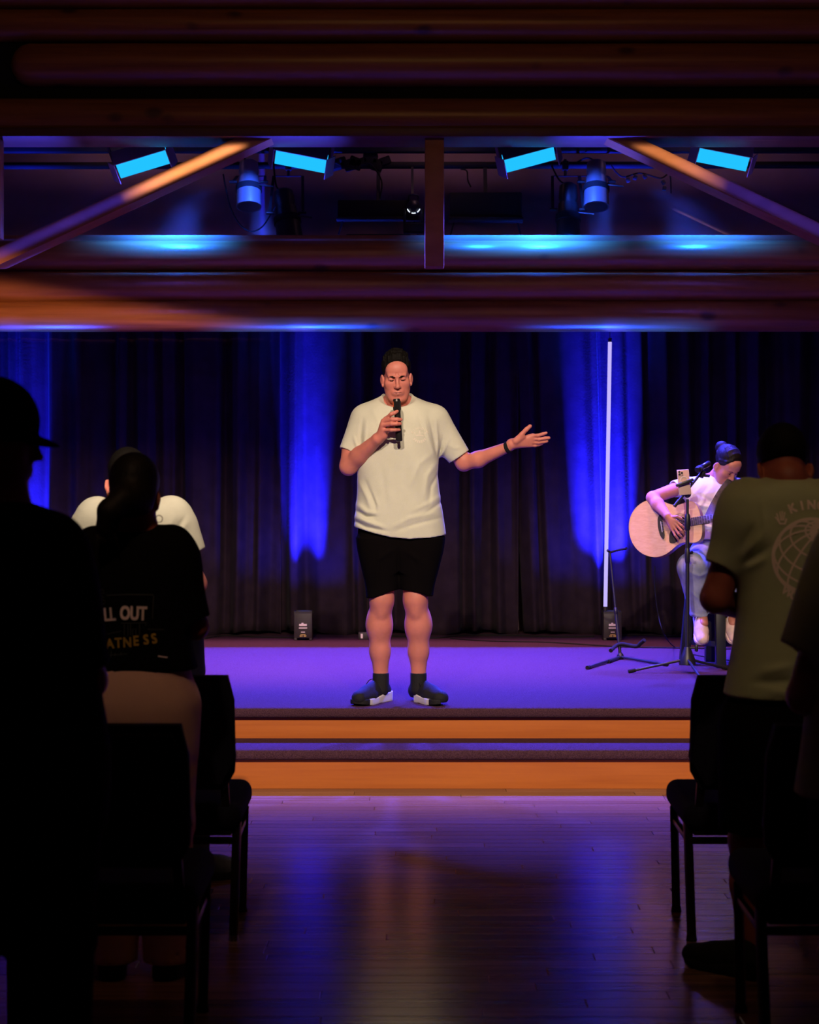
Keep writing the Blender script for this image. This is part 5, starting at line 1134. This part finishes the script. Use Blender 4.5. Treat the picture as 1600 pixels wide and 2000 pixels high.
MB().prism(dens([(-.150, -.052), (-.140, -.075), (-.128, -.085), (-.118, -.06), (-.118, 0), (-.118, .06), (-.128, .085), (-.140, .075), (-.150, .052), (-.155, 0)], 2), 0, .009, MG).build('bridge', M_ROSE, gt)
MB().box(MG @ Vector((-.130, 0, .011)), (.004, .075, .008), MG.to_3x3()).build('saddle', M_SOLE, gt)
MB().prism(dens([(-.062, -.030), (-.045, -.058), (.0, -.066), (.02, -.060), (.015, -.085), (-.02, -.105), (-.06, -.125), (-.092, -.115), (-.088, -.07), (-.078, -.045)], 3), 0, .0018, MG).build('pickguard', M_ROSE, gt)
NL = .50
b = MB(); b.prism([(.06, -.028), (.06 + NL, -.022), (.06 + NL, .022), (.06, .028)], .0005, .0085, MG); b.build('fretboard', M_ROSE, gt)
b = MB(); R_ = MG.to_3x3(); b.box(MG @ Vector((.147 + .20, 0, -.010)), (.42, .050, .020), R_, .009, 3); b.box(MG @ Vector((.165, 0, -.045)), (.05, .050, .088), R_, .01, 3); b.build('neck', M_MAHO, gt)
MB().prism([(.56, -.024), (.60, -.036), (.735, -.040), (.745, 0), (.735, .040), (.60, .036), (.56, .024)], -.014, .002, MG).build('headstock', M_MAHO, gt)
for i in range(6): u = .62 + .045 * (i % 3); s_ = 1 if i < 3 else -1; MB().cyl(MG @ Vector((u, s_ * .024, .014)), MG @ Vector((u, s_ * .024, -.02)), .004, n=8).cyl(MG @ Vector((u, s_ * .034, -.008)), MG @ Vector((u, s_ * .062, -.008)), .006, n=8).build('tuner', M_CHROME, gt)
scale = .135 + .56
for i in range(1, 21):
    u = .555 - scale * (1 - 2 ** (-i / 12)) + 0
    if u < .062: break
    w = .022 + (.028 - .022) * (.56 - u) / .5; MB().beam(MG @ Vector((u, -w, .0088)), MG @ Vector((u, w, .0088)), .0022, .0022).build('fret', M_WIRE, gt, False)
for i in range(6): v = (i - 2.5); MB().cyl(MG @ Vector((-.130, v * .0105, .015)), MG @ Vector((.565, v * .0072, .011)), .0009, n=5).build('string', M_WIRE, gt)
# strap over the shoulder
M_STRAP = mat('grey_webbing', (.085, .065, .062), .9, var=.3, vscale=60, bump=.5, bscale=300)
sp = [G(1385, 1008, -.22), G(1396, 985, -.165), G(1412, 958, -.135), G(1428, 938, -.085), G(1437, 929, .0), G(1430, 940, .10), G(1400, 985, .155), G(1350, 1040, .16), Vector(MG @ Vector((-.36, 0, -.05)))]
b = MB(); P = []
for i in range(len(sp) - 1):
    p0, p1, p2, p3 = [Vector(sp[min(max(i + j, 0), len(sp) - 1)]) for j in (-1, 0, 1, 2)]
    for k in range(6): t = k / 6; P.append(.5 * ((2 * p1) + (p2 - p0) * t + (2 * p0 - 5 * p1 + 4 * p2 - p3) * t * t + (3 * p1 - p0 - 3 * p2 + p3) * t ** 3))
ctr = Vector(G(1396, 985, .0)); pr = None
for i, p in enumerate(P):
    d = (P[min(i + 1, len(P) - 1)] - P[max(i - 1, 0)]).normalized(); n = (p - ctr); n.z *= .3; n = (n - d * n.dot(d)).normalized(); x = d.cross(n)
    q = [b.bm.verts.new(p + x * sx_ * .026 + n * sn * .002) for sx_, sn in ((-1, -1), (1, -1), (1, 1), (-1, 1))]
    if pr:
        for j in range(4): b.bm.faces.new((pr[j], pr[(j + 1) % 4], q[(j + 1) % 4], q[j]))
    pr = q
b.build('strap', M_STRAP, gt)

# ------------------------------------------------------------------ microphone stand, phone, second microphone
YM = 10.72
def S_(px, py, dy=0): return at(px, py, YM + dy)
base = S_(1343, 0); z0 = ST
ms = thing('microphone_stand', (base.x, YM, ST), 'black tripod boom stand with a microphone and phone in front of the guitarist', 'microphone stand')
hub = Vector((base.x, YM, at(0, 1287, YM).z)); top = S_(1343, 975)
MB().cyl(hub + Vector((0, 0, -.03)), Vector((base.x, YM, at(0, 1035, YM).z)), .0125, n=16).build('lower_tube', M_BLACK, ms)
MB().cyl(Vector((base.x, YM, at(0, 1035, YM).z)), top, .009, n=14).build('upper_tube', M_BLACK, ms)
MB().lathe(S_(1343, 1036), S_(1343, 1002), [(0, .014), (.01, .0185), (.09, .0175), (.105, .012)], 18).build('clutch', M_BLACK, ms)
MB().lathe(S_(1343, 1100), S_(1343, 1070), [(0, .013), (.01, .0165), (.085, .0165), (.095, .013)], 18).build('collar', M_BLACK, ms)
MB().cyl(S_(1346, 1080, -.0), S_(1352, 1079, -.02), .010, n=10).build('collar_knob', M_BLACK, ms)
MB().lathe(hub + Vector((0, 0, -.035)), hub + Vector((0, 0, .075)), [(0, .052), (.03, .050), (.07, .034), (.11, .020)], 4 * 5).build('leg_housing', M_BLACK, ms)
MB().box(hub + Vector((.055, -.01, .07)), (.02, .03, .045), None, .006).cyl(hub + Vector((.01, -.01, .07)), hub + Vector((.05, -.01, .07)), .006, n=8).build('wing_knob', M_BLACK, ms)
for e in (fl(1231, 1311, ST + .012), fl(1374, 1332, ST + .012), fl(1419, 1305, ST + .012)):
    a = hub + (e - hub).normalized() * .02; MB().cyl(a, e, .0085, n=12).build('leg', M_BLACK, ms); d = (e - a).normalized(); MB().cyl(e - d * .035, e + d * .012, .0125, n=12).build('foot', M_RUBBER, ms)
bl, bu = S_(1323, 982, -.05), S_(1371, 922, .02)
MB().cyl(bl, bu, .0085, n=14).build('boom', M_BLACK, ms); dd = (bu - bl).normalized(); MB().cyl(bl - dd * .03, bl + dd * .02, .0115, n=12).build('boom_cap', M_BLACK, ms)
MB().sph(S_(1343, 965), .024, (1, .8, 1)).cyl(S_(1343, 965, -.03), S_(1343, 965, .03), .014, n=12).build('boom_clutch', M_BLACK, ms)
MB().box(bu + Vector((.0, -.005, -.012)), (.034, .03, .05), (0, .4, 0), .006).cyl(bu + Vector((.01, 0, -.02)), bu + Vector((.045, -.02, -.025)), .009, n=8).build('clip', M_BLACK, ms)
pc = S_(1337, 940, -.055)
MB().beam(pc + Vector((-.052, -.004, -.028)), pc + Vector((.055, -.004, .012)), .018, .034, .004, (0, 1, 0)).beam(pc + Vector((.04, .0, .005)), S_(1352, 947, -.01), .014, .014, .003).build('phone_holder', M_BLACK, ms)
microphone(S_(1361.5, 918, -.085), S_(1385, 905, .045), 'microphone clipped on top of the boom stand, lit blue')
Rp = Matrix.Rotation(math.radians(-5), 3, 'Y') @ Matrix.Rotation(math.radians(-6), 3, 'X') @ Matrix.Rotation(math.radians(8), 3, 'Z'); ph = thing('phone', pc, 'beige smartphone with three lenses held sideways on the boom stand', 'phone'); M_PH = mat('phone_back', (.62, .42, .34), .35)
pq = lambda v: pc + Vector((0, .016, -.006)) + Rp @ Vector(v)
MB().box(pq((0, 0, 0)), (.078, .009, .160), Rp, .004, 3).build('back', M_PH, ph)
MB().box(pq((-.018, -.006, .058)), (.036, .004, .036), Rp, .0018).build('camera_plate', M_PH, ph)
for x, z in ((-.026, .066), (-.026, .050), (-.010, .058)): MB().cyl(pq((x, -.007, z)), pq((x, -.0105, z)), .0068, n=16).build('lens', M_BLACK, ph)
MB().cyl(pq((-.009, -.007, .045)), pq((-.009, -.0085, .045)), .0025, n=10).build('sensor', M_BLACK, ph)
b = MB(); q = [pq((.022 * math.cos(i / 24 * 2 * PI), -.0055, .022 * math.sin(i / 24 * 2 * PI) + .012)) for i in range(25)]; b.tube(q, .0022, 5, 1); b.build('ring', M_SOLE, ph)
# guitar stand
yk = 11.55; gs0 = at(1211, 0, yk); t = thing('guitar_stand', (gs0.x, yk, ST), 'thin black tubular guitar stand, empty, in front of the glowing tube', 'guitar stand'); K = lambda px, py, dy=0: at(px, py, yk + dy)
tp, bt = K(1191, 1076, .10), K(1212, 1283)
MB().cyl(bt, tp, .0075, n=12).cyl(bt, bt + (tp - bt) * .42, .0105, n=12).build('pole', M_BLACK, t); MB().lathe(bt + (tp - bt) * .40, bt + (tp - bt) * .47, [(0, .010), (.004, .0125), (.04, .0125), (.045, .009)], 12).build('collar', M_STEEL, t)
MB().tube([K(1187, 1075, .08), K(1193, 1078, .1), K(1205, 1075, .08), K(1224, 1071, -.02)], .009, 8).build('neck_yoke', M_RUBBER, t)
MB().tube([K(1193, 1271, -.10), K(1199, 1265, -.04), K(1206, 1260), K(1216, 1258), K(1232, 1261, -.02), K(1245, 1262, -.05), K(1252, 1256, -.08), K(1259, 1250, -.11)], .0135, 10).build('cradle', M_RUBBER, t)
MB().sph(bt + Vector((0, 0, .0)), .024, (1, 1, 1.3)).build('hub', M_BLACK, t)
for e in (fl(1148, 1304, ST + .012), fl(1302, 1298, ST + .012), fl(1189, 1292, ST + .012)):
    d = (e - bt).normalized(); MB().cyl(bt, e, .0095, n=12).build('leg', M_BLACK, t); MB().cyl(e - d * .03, e + d * .008, .013, n=12).build('foot', M_RUBBER, t)
